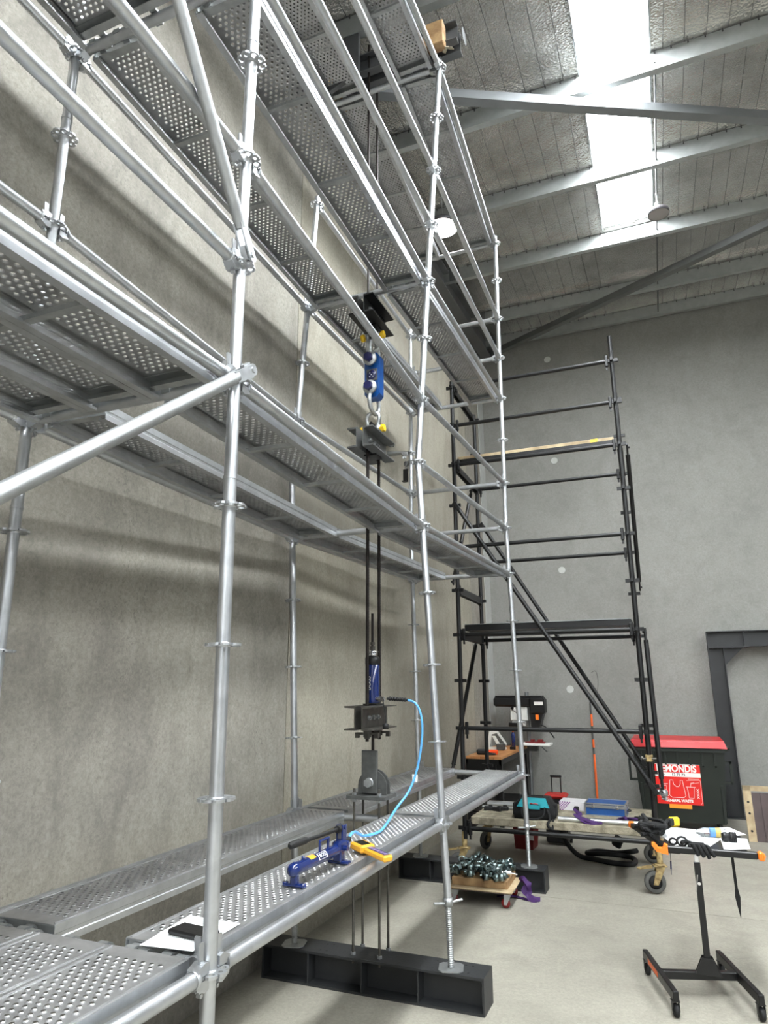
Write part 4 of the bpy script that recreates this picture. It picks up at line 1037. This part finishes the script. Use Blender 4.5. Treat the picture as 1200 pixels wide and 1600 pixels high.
# black hose on the floor
t = thing('black_hose', 'thick black hose coiled on the floor under the low platform', 'hose', (0, 0, 0))
q = MB(); R_ = .026
q.sweep(bez([(.16, 6.12, .42), (.18, 6.15, .36), (.22, 6.25, .20), (.28, 6.34, .09), (.36, 6.38, .03), (.50, 6.33, .027), (.70, 6.24, .027), (.88, 6.25, .027), (.92, 6.40, .03), (.84, 6.52, .04), (.62, 6.42, .07), (.45, 6.46, .05), (.40, 6.60, .03), (.50, 6.72, .03), (.70, 6.70, .03), (.86, 6.62, .07), (.93, 6.66, .08)], 10), R_, 12); part('hose', q, 'black_rubber', t)
q = MB(); q.lathe([(.045, -.05), (.055, -.04), (.05, 0), (.055, .05), (.05, .06), (.04, .06), (.04, -.04)], (0, 0, 0), 'z', 18); part('hose_end', q, 'black_rubber', t, T(.73, 6.66, .15) @ RY(.5))
# red toolbox under the platform
t = thing('tool_box', 'dark red plastic tool box on the floor under the low platform', 'box', (-.315, 6.76, 0), -.05)
q = MB(); q.prism([(-.105, 0), (.105, 0), (.125, .26), (-.125, .26)], lambda u, v_, w_: (u, w_, v_), -.13, .13); part('tub', q, 'dark_red_plastic', t)
q = MB(); q.rbox((0, 0, .27), (.27, .28, .03), .006); part('lid', q, 'dark_red_plastic', t)
q = MB(); q.box((.09, -.133, .13), (.06, .004, .05)); part('label', q, 'sign_white', t)
# red trolley case behind the bag
t = thing('trolley_case', 'red and black wheeled tool case with raised handle behind the bag', 'case', (.02, 7.05, 0))
q = MB(); q.rbox((0, 0, .28), (.26, .24, .50), .02); part('case_body', q, 'black_plastic', t)
q = MB(); q.rbox((0, -.0, .55), (.27, .25, .05), .02); part('lid', q, 'red_plastic', t)
q = MB(); q.cyl((-.055, .05, .56), (-.055, .05, .76), .008, 8); q.cyl((.055, .05, .56), (.055, .05, .76), .008, 8); q.rbox((0, .05, .765), (.14, .03, .03), .008); part('pull_handle', q, 'black_plastic', t)
for x in (-.13, .13): q = MB(); q.lathe([(0, -.015), (.05, -.015), (.05, .015), (0, .015)], (x, .12, .05), 'x', 16); part('wheel', q, 'black_rubber', t)

# ------------------------------------------------------------------ timber dolly with couplers
DX, DY = -.29, 4.60
t = thing('furniture_dolly', 'low plywood dolly on castors carrying timber and couplers', 'dolly', (DX, DY, 0), .03)
q = MB(); q.rbox((0, 0, .135), (.60, .50, .016), .006); part('deck_board', q, 'pale_timber', t)
q = MB(); q.rbox((0, 0, .124), (.585, .485, .008), .003); part('rubber_mat', q, 'brown_panel', t)
for sx in (-1, 1):
    for sy in (-1, 1):
        q = MB(); q.lathe([(0, -.012), (.035, -.014), (.040, 0), (.035, .014), (0, .012)], (sx*.23, sy*.19, .040), 'y', 18); wh = part('wheel', q, 'dark_red_plastic', t)
        q = MB()
        for s_ in (-1, 1): q.prism([(-.012, .03), (.012, .03), (.05, .115), (-.01, .115)], lambda u, v_, w_: (sx*.23+u, sy*.19+w_, v_), s_*.02-.002, s_*.02+.002)
        q.box((sx*.23+.02, sy*.19, .117), (.07, .055, .005)); part('fork', q, 'galvanised_steel', wh)
q = MB(); q.rbox((0, 0, .033), (.50, .40, .066), .004)
single('timber_block', q, 'timber', 'thick timber block on the dolly under the couplers', 'timber', (DX+.0, DY+.02, .1435), .03)
def dcoup():
    mb = MB(); mb.lathe([(.024, -.02), (.031, -.022), (.032, .022), (.024, .02)], (0, 0, 0), 'z', 12); mb.rbox((.045, 0, 0), (.035, .03, .042), .006)
    mb.cyl((.05, -.045, 0), (.05, .045, 0), .007, 6); hexnut(mb, (.05, .045, 0), .014, .014, 'y'); mb.lathe([(.024, -.02), (.032, -.022), (.032, .022), (.024, .02)], (.09, 0, 0), 'y', 12); mb.box((-.034, .012, 0), (.02, .012, .05), Matrix.Rotation(.5, 3, 'Z'))
    return mb.mesh('coupler', 'chrome_dull')
mat('chrome_dull', (.50, .56, .56), .28, 1.0, var=.35, scale=25)
DCM = dcoup()
random.seed(3); PN = ['at the left end', 'in the middle', 'at the right end']
for i in range(34):
    lay = 0 if i < 20 else 1
    if lay == 0: x = -.20+.105*(i % 5); y = -.15+.10*(i//5)
    elif lay == 1: k = i-20; x = -.17+.10*(k % 4)+.02; y = -.12+.11*(k//4)
    else: k = i-30; x = -.12+.12*(k % 3); y = -.04+.08*(k//3)
    x += random.uniform(-.018, .018); y += random.uniform(-.02, .02)
    z = .2095+.036+lay*.042
    if lay == 0 and x > .14: x -= .01
    e = Matrix.Rotation(random.uniform(0, 6.28), 4, 'Z') @ Matrix.Rotation(random.uniform(-.5, .5), 4, 'X') @ Matrix.Rotation(random.uniform(-.25, .25), 4, 'Y')
    o = put('coupler', DCM, None, T(DX+x, DY+y+.02, z) @ e); tag(o, 'shiny plated scaffold coupler heaped on the timber block of the dolly', 'clamp', 'couplers heaped on the dolly')
q = MB(); q.cyl((0, 0, 0), (.12, .03, .0), .022, 16); q.cyl((.12, .03, 0), (.17, .045, -.012), .008, 8); single('pin_spigot', q, 'chrome', 'bright round spigot at the right end of the coupler heap', 'spigot', (DX+.14, DY-.06, .245))
t = thing('ratchet_strap', 'purple strap bunched on the floor at the dolly end', 'strap', (.05, 4.72, 0))
for k in range(5):
    q = MB(); a = k*.5; q.strip(bez([(-.05+.02*k, .06, .14-.01*k), (-.01+.01*k, .02, .17-.02*k), (.04, -.02+.015*k, .13), (.05-.015*k, .0, .07), (.04+.01*k, -.03, .03), (.10+.01*k, -.05+.01*k, .006+.003*k)]), .035, .004, (.3, -1, .3)); part('webbing', q, 'purple_fabric', t)
q = MB(); q.strip(bez([(-.25, -.02, .008), (-.15, .0, .02), (-.05, .02, .01), (.03, -.02, .008), (.12, -.03, .006)]), .04, .004, (0, 0, 1)); part('webbing', q, 'purple_fabric', t)

# ------------------------------------------------------------------ work bench and drill press in the corner
t = thing('work_bench', 'black framed work bench with timber top in the far corner', 'bench', (-1.30, 7.72, 0))
q = MB()
BW, BD = .50, 1.90
for i in range(5): b_ = MB(); b_.rbox((BW*(i+.5)/5, BD/2, .885), (BW/5-.0012, BD, .035), .002); part('top_board', b_, 'bench_timber', t)
q = MB(); q.bb((0, .0, .80), (BW, .03, .866)); q.bb((0, BD-.03, .80), (BW, BD, .866)); q.bb((0, 0, .80), (.03, BD, .866)); q.bb((BW-.03, 0, .80), (BW, BD, .866)); q.bb((.0, .0, .60), (BW-.08, .03, .80)); part('frame', q, 'black_steel', t)
for x in (.0, BW-.06):
    for y_ in (.02, BD-.08): q = MB(); q.bb((x, y_, 0), (x+.06, y_+.06, .80)); part('leg', q, 'black_steel', t)
q = MB(); q.bb((.0, .05, .62), (BW, .09, .66)); q.bb((.03, .1, .16), (BW-.03, BD-.1, .18)); part('shelf', q, 'black_steel', t)
BZ = .9035
t = thing('cordless_tool', 'orange bodied power tool on the work bench', 'power tool', (-.99, 8.02, BZ), .2)
q = MB(); q.rbox((0, 0, .035), (.16, .08, .06), .012); part('body', q, 'orange_red_plastic', t)
q = MB(); q.rbox((-.15, -.03, .04), (.14, .09, .075), .02); q.sweep(bez([(-.1, -.03, .03), (0, -.07, .02), (.04, -.08, .015), (-.06, -.09, .012)]), .012, 8); part('grip', q, 'black_plastic', t)
t = thing('mitre_guard', 'cream plastic guard frame standing on the bench by the wall', 'tool guard', (-1.12, 8.75, BZ))
q = MB(); q.bb((-.14, 0, 0), (.14, .16, .03)); q.prism([(-.14, .03), (-.10, .03), (-.06, .22), (.02, .24), (.16, .06), (.16, .10), (.03, .28), (-.10, .26)], lambda u, v_, w_: (u, w_, v_), .06, .085); q.prism([(.05, .03), (.10, .03), (.0, .20), (-.05, .20)], lambda u, v_, w_: (u, w_, v_), .02, .045); part('guard', q, 'white_plastic', t)
q = MB(); q.rbox((.10, -.05, .05), (.12, .10, .09), .01); part('motor', q, 'mill_plate', t)
t = thing('spray_bottle', 'slim blue bottle with orange cap on the bench', 'bottle', (-.91, 9.1, BZ))
q = MB(); q.lathe([(0, 0), (.03, 0), (.03, .20), (.018, .24), (0, .24)], (0, 0, 0), 'z', 16); part('bottle', q, 'blue_enamel', t)
q = MB(); q.lathe([(0, .24), (.015, .24), (.010, .31), (0, .31)], (0, 0, 0), 'z', 12); part('cap', q, 'orange_plastic', t)
q = MB(); q.box((0, 0, .02), (.08, .05, .04)); q.cyl((0, 0, .04), (.03, 0, .11), .005, 6); q.cyl((-.02, 0, .04), (-.03, 0, .08), .007, 6); single('small_vice', q, 'black_steel', 'small black vice near the bench rear corner', 'vice', (-.88, 8.9, BZ))
# drill press
t = thing('drill_press', 'black headed pillar drill press beside the work bench', 'drill press', (-.73, 9.35, 0))
q = MB(); q.rbox((0, -.05, .02), (.32, .45, .04), .01); part('base', q, 'black_steel', t)
q = MB(); q.cyl((.0, .1, .04), (.0, .1, 1.75), .032, 16); q.cyl((.0, .1, .04), (.0, .1, 1.75), .032, 16); part('column', q, 'galvanised_steel', t)
q = MB(); q.rbox((-.10, .0, 1.60), (.80, .30, .15), .03); q.box((-.10, 0, 1.685), (.74, .27, .02)); part('belt_cover', q, 'black_plastic', t)
q = MB(); q.rbox((.20, -.05, 1.54), (.24, .28, .26), .03); q.prism([(.10, 1.20), (.22, 1.20), (.30, 1.45), (.08, 1.45)], lambda u, v_, w_: (u, w_, v_), -.17, .06); part('drive_head', q, 'black_plastic', t)
q = MB(); q.rbox((-.10, -.02, 1.42), (.28, .18, .22), .015); q.rbox((-.11, -.03, 1.27), (.22, .14, .08), .015); part('quill_housing', q, 'white_plastic', t)
q = MB(); q.rbox((-.16, -.05, 1.25), (.22, .16, .06), .01); hexnut(q, (-.2, -.12, 1.50), .025, .03, 'y'); hexnut(q, (-.08, -.12, 1.50), .025, .03, 'y'); q.sweep(bez([(-.2, -.13, 1.48), (-.1, -.15, 1.40), (-.12, -.15, 1.32), (0, -.13, 1.28)]), .006, 6); part('chuck_guard', q, 'black_steel', t)
q = MB(); q.rbox((.235, -.198, 1.58), (.14, .004, .05), .001); part('name_plate', q, 'sign_white', t)
q = MB(); q.rbox((.20, -.18, 1.37), (.05, .02, .08), .004); part('switch', q, 'orange_plastic', t)
q = MB(); q.sweep(bez([(.24, -.1, 1.25), (.32, -.15, 1.22), (.40, -.15, 1.12), (.44, -.15, 1.06)]), .010, 8); q.sweep(bez([(-.12, -.05, 1.2), (-.14, -.05, 1.0), (-.08, -.04, .8), (-.05, .0, .4), (-.12, 0, .1)]), .005, 6); part('cable', q, 'black_rubber', t)
q = MB(); q.rbox((.16, -.1, .965), (.44, .34, .035), .006); part('work_table', q, 'white_plastic', t)
q = MB(); q.rbox((.08, -.03, .90), (.16, .12, .09), .01); q.cyl((.25, -.2, .93), (.33, -.2, .86), .010, 8); part('table_bracket', q, 'mill_plate', t)
q = MB(); q.rbox((.17, -.12, 1.0), (.24, .10, .04), .006); q.rbox((.10, -.12, 1.035), (.06, .09, .035), .004); q.rbox((.22, -.12, 1.035), (.08, .09, .035), .004); q.cyl((.05, -.12, 1.01), (-.02, -.12, 1.01), .01, 8)
single('machine_vice', q, 'dark_red_plastic', 'dark red machine vice on the drill press table', 'vice', (-.73, 9.35, -.018+.0))

# ------------------------------------------------------------------ orange pole, bin, boards
t = thing('telescopic_pole', 'orange and grey telescopic pole leaning on the back wall', 'pole', (.245, 9.60, 0)); a, b = V((0, 0, 0)), V((-.015, .18, 1.60))
for u0, u1, mn in ((0, .80, 'orange_pole'), (.80, .90, 'mill_plate'), (.90, 1.02, 'orange_pole'), (1.02, 1.22, 'mill_plate'), (1.22, 1.40, 'orange_pole'), (1.40, 1.60, 'mill_plate')):
    q = MB(); q.cyl(a+(b-a)*(u0/1.6), a+(b-a)*(u1/1.6), .017 if mn == 'orange_pole' else .014, 12); part('pole_section', q, mn, t)
q = MB(); q.sweep(bez([(-.01, .17, 1.58), (.10, .19, 1.75), (.13, .19, 1.95), (.10, .19, 2.08), (.03, .19, 2.05)]), .003, 5); part('loop_wire', q, 'mill_steel', t)
# wheelie bin
t = thing('waste_bin', 'dark green waste skip bin with red lid and red sign', 'bin', (1.455, 8.20, 0))
def taper(z0, z1, w0, w1, d0, d1, yo0=0, yo1=0):
    return [(-w0/2, yo0, z0), (w0/2, yo0, z0), (w0/2, yo0+d0, z0), (-w0/2, yo0+d0, z0), (-w1/2, yo1, z1), (w1/2, yo1, z1), (w1/2, yo1+d1, z1), (-w1/2, yo1+d1, z1)]
BF = [(0, 3, 2, 1), (4, 5, 6, 7), (0, 1, 5, 4), (1, 2, 6, 5), (2, 3, 7, 6), (3, 0, 4, 7)]
q = MB(); q.add(taper(.13, 1.03, .98, 1.12, .72, .86, .07, 0), BF); part('body', q, 'bin_green', t)
q = MB(); q.rbox((0, .43, 1.04), (1.19, .93, .035), .01); q.box((0, -.045, 1.02), (1.12, .02, .02)); part('rim', q, 'bin_green', t)
for k in range(7): q = MB(); q.prism([(.0, 1.02), (-.022, 1.02), (-.016, .84), (.006, .82)], lambda u, v_, w_: (w_, u, v_), -.46+.15*k-.012, -.46+.15*k+.012); part('rib', q, 'bin_green', t)
q = MB(); q.add(taper(1.055, 1.15, 1.19, 1.13, .94, .88, -.04, -.01), BF)
for x0, x1 in ((-.52, -.18), (-.12, .22), (.27, .52)): q.prism([(-.055, 1.06), (-.028, 1.06), (-.02, 1.13), (-.034, 1.13)], lambda u, v_, w_: (w_, u, v_), x0, x1)
part('lid', q, 'red_bin_lid', t)
for s_ in (-1, 1):
    q = MB(); x = s_*.56; q.bb((x-.02*s_, .03, .87), (x+.065*s_, .06, .90)); q.bb((x-.05*s_, .03, .62), (x+.055*s_, .06, .65)); q.bb((x+.04*s_, .03, .62), (x+.07*s_, .06, .90)); part('side_handle', q, 'bin_green', t)
    q = MB(); q.lathe([(.0, -.025), (.03, -.025), (.03, .04), (0, .04)], (s_*.60, .3, 1.04), 'x', 14); part('lifting_trunnion', q, 'bin_green', t)
    for y_ in (.14, .68): q = MB(); q.lathe([(0, -.025), (.06, -.025), (.07, -.015), (.07, .015), (.06, .025), (0, .025)], (s_*.42, y_, .07), 'x', 20); part('wheel', q, 'black_rubber', t)
    q = MB(); q.prism([(0, .15), (-.03, .15), (-.03, .60), (0, .60)], lambda u, v_, w_: (w_, u+.05, v_), s_*.47, s_*.50); part('corner_post', q, 'bin_green', t)
sg = MB(); SM = lambda mb: mb
tilt = math.atan2(.07, .90)
SM_ = T(-.03, .012, .60) @ RX(tilt)
q = MB(); q.box((0, -.004, 0), (.55, .004, .50)); sign = part('sign_board', q, 'sign_red', t, SM_, 'red general waste sign')
q = MB(); q.box((0, -.007, .118), (.55, .002, .052)); q.box((0, -.007, .248), (.55, .002, .006)); part('sign_band', q, 'sign_white', sign)
q = MB(); q.box((.0, -.003, -.275), (.27, .003, .05)); part('sticker', q, 'sign_orange', sign)
text('REMONDIS', sign, T(-.01, -.0065, .192) @ RX(PI/2), .118, 'sign_white', 'lettering', .0012, .0042, squash=.83)
text('13 73 73', sign, T(.01, -.0085, .117) @ RX(PI/2), .046, 'black_plastic', 'lettering', .0008, .0008)
text('GENERAL WASTE', sign, T(-.01, -.0065, -.205) @ RX(PI/2), .046, 'sign_white', 'lettering', .0012, .0018, squash=.92)
def line2(mb, pts, wd=.005): mb.strip([(x, -.0072, z) for x, z in pts], wd, .0015, (0, -1, 0))
q = MB()
line2(q, [(-.10, .05), (-.12, -.14), (-.09, -.165), (.05, -.165), (.075, -.14), (.05, .05), (.025, .05), (.02, -.0), (-.0, -.03), (-.03, -.03), (-.06, .0), (-.065, .05), (-.10, .05)])
line2(q, [(.10, -.03), (.115, -.165), (.17, -.165), (.185, -.03), (.10, -.03)]); line2(q, [(.14, -.03), (.15, .02), (.19, .03)]); line2(q, [(.085, -.03), (.20, -.03)])
line2(q, [(-.22, .0), (-.13, .0)]); line2(q, [(-.23, -.02), (-.23, -.07), (-.15, -.07), (-.15, -.02), (-.23, -.02)]); line2(q, [(-.22, -.09), (-.14, -.09), (-.14, -.13), (-.22, -.13), (-.22, -.09)]); line2(q, [(-.23, -.15), (-.13, -.15), (-.13, -.17), (-.23, -.17), (-.23, -.15)])
line2(q, [(.21, -.05), (.235, -.08), (.21, -.11), (.235, -.14), (.21, -.165)]); line2(q, [(.235, -.05), (.21, -.08), (.235, -.11), (.21, -.14), (.235, -.165)])
line2(q, [(.12, .07), (.25, .07), (.265, .05), (.265, -.22), (.24, -.24)], .003); line2(q, [(.10, .05), (.25, .06)], .003); line2(q, [(.15, .01), (.25, .03)], .003)
ic = part('pictogram', q, 'sign_white', sign)
q = MB(); q.box((-.16, -.0085, .117), (.02, .001, .006), Matrix.Rotation(.7, 3, 'Y')); q.box((-.17, -.0085, .122), (.01, .001, .006)); part('phone_symbol', q, 'mill_plate', sign)
# boards leaning at the right
t = thing('panel_stack', 'dark brown plywood panels in a pale timber crate frame at right', 'panels', (2.16, 8.02, 0), .0)
m_ = RX(-.10)
q = MB(); q.bb((0, 0, 0), (.09, .05, .64)); q.bb((0, 0, .58), (.9, .05, .64)); q.bb((.82, 0, 0), (.9, .05, .58)); part('frame_rail', q, 'pale_timber', t, m_)
q = MB(); q.bb((.09, .015, 0), (.86, .035, .56)); part('panel', q, 'brown_panel', t, m_)
q = MB(); q.bb((.19, .0, -.0), (.88, .014, .55)); part('panel', q, 'brown_panel', t, m_)
for z in (.12, .32, .45): q = MB(); q.lathe([(0, -.001), (.014, -.001), (.014, 0)], (.045, 0, z), 'y', 14); part('bolt_hole', q, 'black_rubber', t, m_ @ Matrix.Diagonal((1, 1, 1, 1)))

# ------------------------------------------------------------------ black work stand at the right
t = thing('work_stand', 'black wheeled work support stand with orange end caps', 'work stand', (1.49, 3.16, 0)); 
A_, B_ = V((1.12, 3.40, 0)), V((1.29, 2.83, 0)); C_, D_ = V((1.575, 3.56, 0)), V((1.745, 2.96, 0)); O_ = V((1.49, 3.16, 0))
def srail(a, b, label=None):
    a, b = a-O_, b-O_; M_ = frame_to(V((a.x, a.y, .115)), V((b.x, b.y, .115))); L = (b-a).length
    q = MB(); q.rbox((L/2, 0, 0), (L+.06, .034, .055), .004); r_ = part('foot_rail', q, 'black_steel', t, M_)
    for x in (.0, L):
        q = MB(); q.lathe([(0, -.012), (.03, -.014), (.036, -.008), (.036, .008), (.03, .014), (0, .012)], (x, 0, -.079), 'y', 22); wl_ = part('wheel', q, 'black_rubber', t, M_)
        q = MB(); q.box((x, .018, -.055), (.03, .004, .06)); q.box((x, -.018, -.055), (.03, .004, .06)); q.box((x, 0, -.029), (.045, .045, .005)); q.lathe([(0, -.021), (.008, -.021)], (x, 0, -.079), 'y', 10); part('castor_fork', q, 'black_plastic', t, M_)
    return M_, L
M1, L1 = srail(A_, B_); srail(C_, D_)
q = MB(); q.box((L1*.35, .0175, 0), (.22, .001, .03)); part('orange_sticker', q, 'orange_pole', t, M1)
q = MB(); q.box((L1*.35, -.0175, 0), (.22, .001, .03)); part('orange_sticker', q, 'orange_pole', t, M1)
ma = (A_+B_)/2-O_; mb_ = (C_+D_)/2-O_; q = MB(); M_ = frame_to(V((ma.x, ma.y, .115)), V((mb_.x, mb_.y, .115))); L = (mb_-ma).length; q.rbox((L/2, 0, 0), (L, .045, .045), .004); part('cross_beam', q, 'black_steel', t, M_)
q = MB(); q.rbox((0, 0, .45), (.038, .038, .64), .004); part('column', q, 'black_steel', t)
q = MB(); q.prism([(-.075, .135), (.075, .135), (.03, .23), (-.03, .23)], lambda u, v_, w_: (u, w_, v_), -.028, -.022); q.prism([(-.075, .135), (.075, .135), (.03, .23), (-.03, .23)], lambda u, v_, w_: (u, w_, v_), .022, .028); part('gusset', q, 'black_steel', t)
q = MB(); q.rbox((0, 0, .79), (.03, .03, .06), .002); part('inner_post', q, 'chrome', t)
q = MB(); q.cyl((-.022, -.03, .60), (-.005, -.035, .70), .004, 8); q.cyl((0, -.02, .65), (0, -.04, .65), .010, 10); part('lock_lever', q, 'chrome', t)
q = MB(); q.rbox((.09, 0, .832), (.53, .042, .040), .006); part('front_bar', q, 'black_steel', t)
def capb(mb, x, y, s_): mb.rbox((x, y, .832), (.03, .05, .048), .008); mb.rbox((x+s_*.02, y, .85), (.035, .04, .016), .005, Matrix.Rotation(-s_*.5, 3, 'Y'))
q = MB(); q.rbox((.37, 0, .832), (.03, .052, .052), .009); q.rbox((.385, 0, .825), (.02, .045, .045), .009, Matrix.Rotation(.3, 3, 'Y')); part('end_cap', q, 'orange_plastic', t, None, 'orange end cap')
q = MB(); q.prism([(-.20, .805), (-.165, .80), (-.165, .855), (-.185, .862), (-.200, .835), (-.222, .835), (-.245, .862), (-.262, .862), (-.262, .850), (-.235, .815)], lambda u, v_, w_: (u, w_, v_), -.026, .026); part('end_cap', q, 'orange_plastic', t, None, 'forked orange end cap')
M_ = frame_to((-.18, .02, .832), (-.42, .73, .832)); q = MB(); q.rbox((.37, 0, 0), (.74, .036, .036), .005); part('side_arm', q, 'black_steel', t, M_)
q = MB(); q.rbox((.755, 0, .0), (.06, .044, .044), .009); part('end_cap', q, 'orange_plastic', t, M_, 'orange end cap')
q = MB(); q.rbox((.06, .40, .822), (.50, .66, .016), .004); part('tray', q, 'black_plastic', t)
q = MB(); q.sweep(bez([(-.19, .05, .80), (-.15, .2, .77), (-.1, .1, .79)]), .006, 6); part('under_cable', q, 'black_rubber', t)
TZ = .8315
sheet('paper_sheet', [(1.27, 3.62), (1.36, 3.27), (1.56, 3.25), (1.70, 3.70), (1.62, 3.86), (1.35, 3.90)], TZ, 'white paper sheet on the black work stand, under the tape measure')
sheet('paper_sheet', [(1.52, 3.85), (1.60, 3.60), (1.84, 3.80), (1.74, 4.05)], TZ+.002, 'white paper sheet on the stand, far right corner')
sheet('paper_sheet', [(1.66, 3.62), (1.66, 3.24), (1.82, 3.32), (1.83, 3.66)], TZ+.0035, 'white paper sheet on the stand beside the black cap')
t = thing('tape_measure', 'yellow and black tape measure on the papers of the stand', 'tape measure', (1.37, 3.93, TZ+.002), .5)
q = MB(); q.rbox((0, 0, .034), (.08, .045, .066), .012); part('body', q, 'yellow_paint', t)
q = MB(); q.rbox((-.03, -.012, .034), (.045, .035, .055), .010); part('grip', q, 'black_rubber', t)
t = thing('water_bottle', 'clear plastic water bottle lying on the work stand papers', 'bottle', (1.50, 3.62, TZ+.032), .12)
q = MB(); q.lathe([(0, -.005), (.012, -.005), (.014, .015), (.028, .05), (.031, .07), (.029, .085), (.031, .10), (.031, .17), (.029, .18), (.028, .20), (0, .205)], (0, 0, 0), 'x', 20); part('bottle', q, 'clear_plastic', t)
q = MB(); q.lathe([(.0135, -.012), (.0155, -.010), (.0155, .008), (.0135, .009)], (0, 0, 0), 'x', 16); part('cap', q, 'white_plastic', t)
q = MB(); q.lathe([(.0315, .10), (.0315, .135)], (0, 0, 0), 'x', 20); part('label', q, 'blue_label', t)
q = MB(); q.lathe([(.0315, .136), (.0315, .17)], (0, 0, 0), 'x', 20); part('label', q, 'amber_label', t)
t = thing('black_torch', 'black ribbed torch head lying at the bottle end', 'torch', (1.71, 3.50, TZ+.034), .1)
q = MB(); q.lathe([(0, -.045), (.024, -.045), (.030, -.03), (.030, -.012), (.026, -.008), (.026, .0), (.031, .004), (.031, .045), (.0, .048)], (0, 0, 0), 'x', 22); part('head', q, 'black_plastic', t)
for k in range(4): q = MB(); q.lathe([(.031, 0), (.0335, .002), (.0335, .006), (.031, .008)], (.006+.010*k, 0, 0), 'x', 20); part('rib', q, 'black_rubber', t)
# glove and cable on the front bar
t = thing('work_glove', 'black work glove draped over the front bar of the stand', 'glove', (1.50, 3.20, TZ+.012))
q = MB(); q.rbox((0, .0, .012), (.11, .10, .03), .012); part('palm', q, 'black_fabric', t)
for k in range(4):
    q = MB(); x = -.03+.028*k; q.sweep(bez([(x, -.03, .018), (x+.012, -.055, .018), (x+.025, -.066, -.005), (x+.034+.004*k, -.066, -.034-.006*(k % 3))]), [.0125]*24+[.009], 10); part('finger', q, 'black_fabric', t)
q = MB(); q.sweep(bez([(-.03, .02, .02), (-.07, -.02, .035), (-.09, -.05, .03)]), [.013]*16+[.009], 10); part('thumb', q, 'black_fabric', t)
t = thing('cable_loop', 'short looped black cable on the stand beside the glove', 'cable', (1.415, 3.21, TZ+.022))
q = MB(); q.sweep([(.03*math.cos(a), .012*math.sin(a), .02+.024*math.sin(a)) for a in [2*PI*k/20 for k in range(20)]], .007, 8, closed=True); q.sweep([(-.055+.022*math.cos(a), .01, .014+.018*math.sin(a)) for a in [2*PI*k/18 for k in range(18)]], .007, 8, closed=True); part('loop', q, 'black_rubber', t)
# black clutter at the left rear of the stand
t = thing('black_harness', 'black strap bundle lying on the left arm of the work stand', 'strap bundle', (1.21, 3.62, TZ+.02))
random.seed(11)
for k in range(9):
    p_ = [(random.uniform(-.12, .12), random.uniform(-.22, .24), random.uniform(-.005, .06)) for _ in range(4)]
    p_.sort(key=lambda a: a[1]); q = MB(); q.sweep(bez(p_), random.uniform(.010, .018), 8); part('strap', q, 'black_fabric', t)
q = MB(); q.rbox((.02, -.02, .02), (.16, .22, .06), .02); part('pouch', q, 'black_fabric', t)
q = MB(); q.rbox((-.05, .12, .03), (.06, .05, .03), .01); part('buckle', q, 'black_plastic', t)
sh2 = MB(); sh2.prism([(-.06, 0), (.06, 0), (.05, .06), (-.05, .06)], lambda u, v_, w_: (u, v_, w_), 0, .004)
# hanging stake and pen
t = thing('hanging_strap', 'long black strap with pointed end hanging from the stand', 'strap', (1.715, 3.50, .80))
q = MB(); q.strip([(0, 0, .02), (.002, 0, -.10), (.004, 0, -.25)], .018, .004, (0, -1, 0)); q.prism([(-.006, -.25), (.014, -.25), (.022, -.30), (.012, -.42), (.008, -.42), (-.010, -.30)], lambda u, v_, w_: (u, w_, v_), -.003, .003); part('strap', q, 'black_rubber', t)
t = thing('hanging_pen', 'small blue pen hanging on a cord below the stand', 'pen', (1.335, 3.30, .80))
q = MB(); q.cyl((0, 0, 0), (-.003, 0, -.07), .0015, 5); part('cord', q, 'black_rubber', t)
q = MB(); q.cyl((-.003, 0, -.07), (-.006, 0, -.12), .005, 8); q.cyl((-.006, 0, -.12), (-.007, 0, -.155), .003, 8, .001); part('barrel', q, 'dark_blue_nut', t)
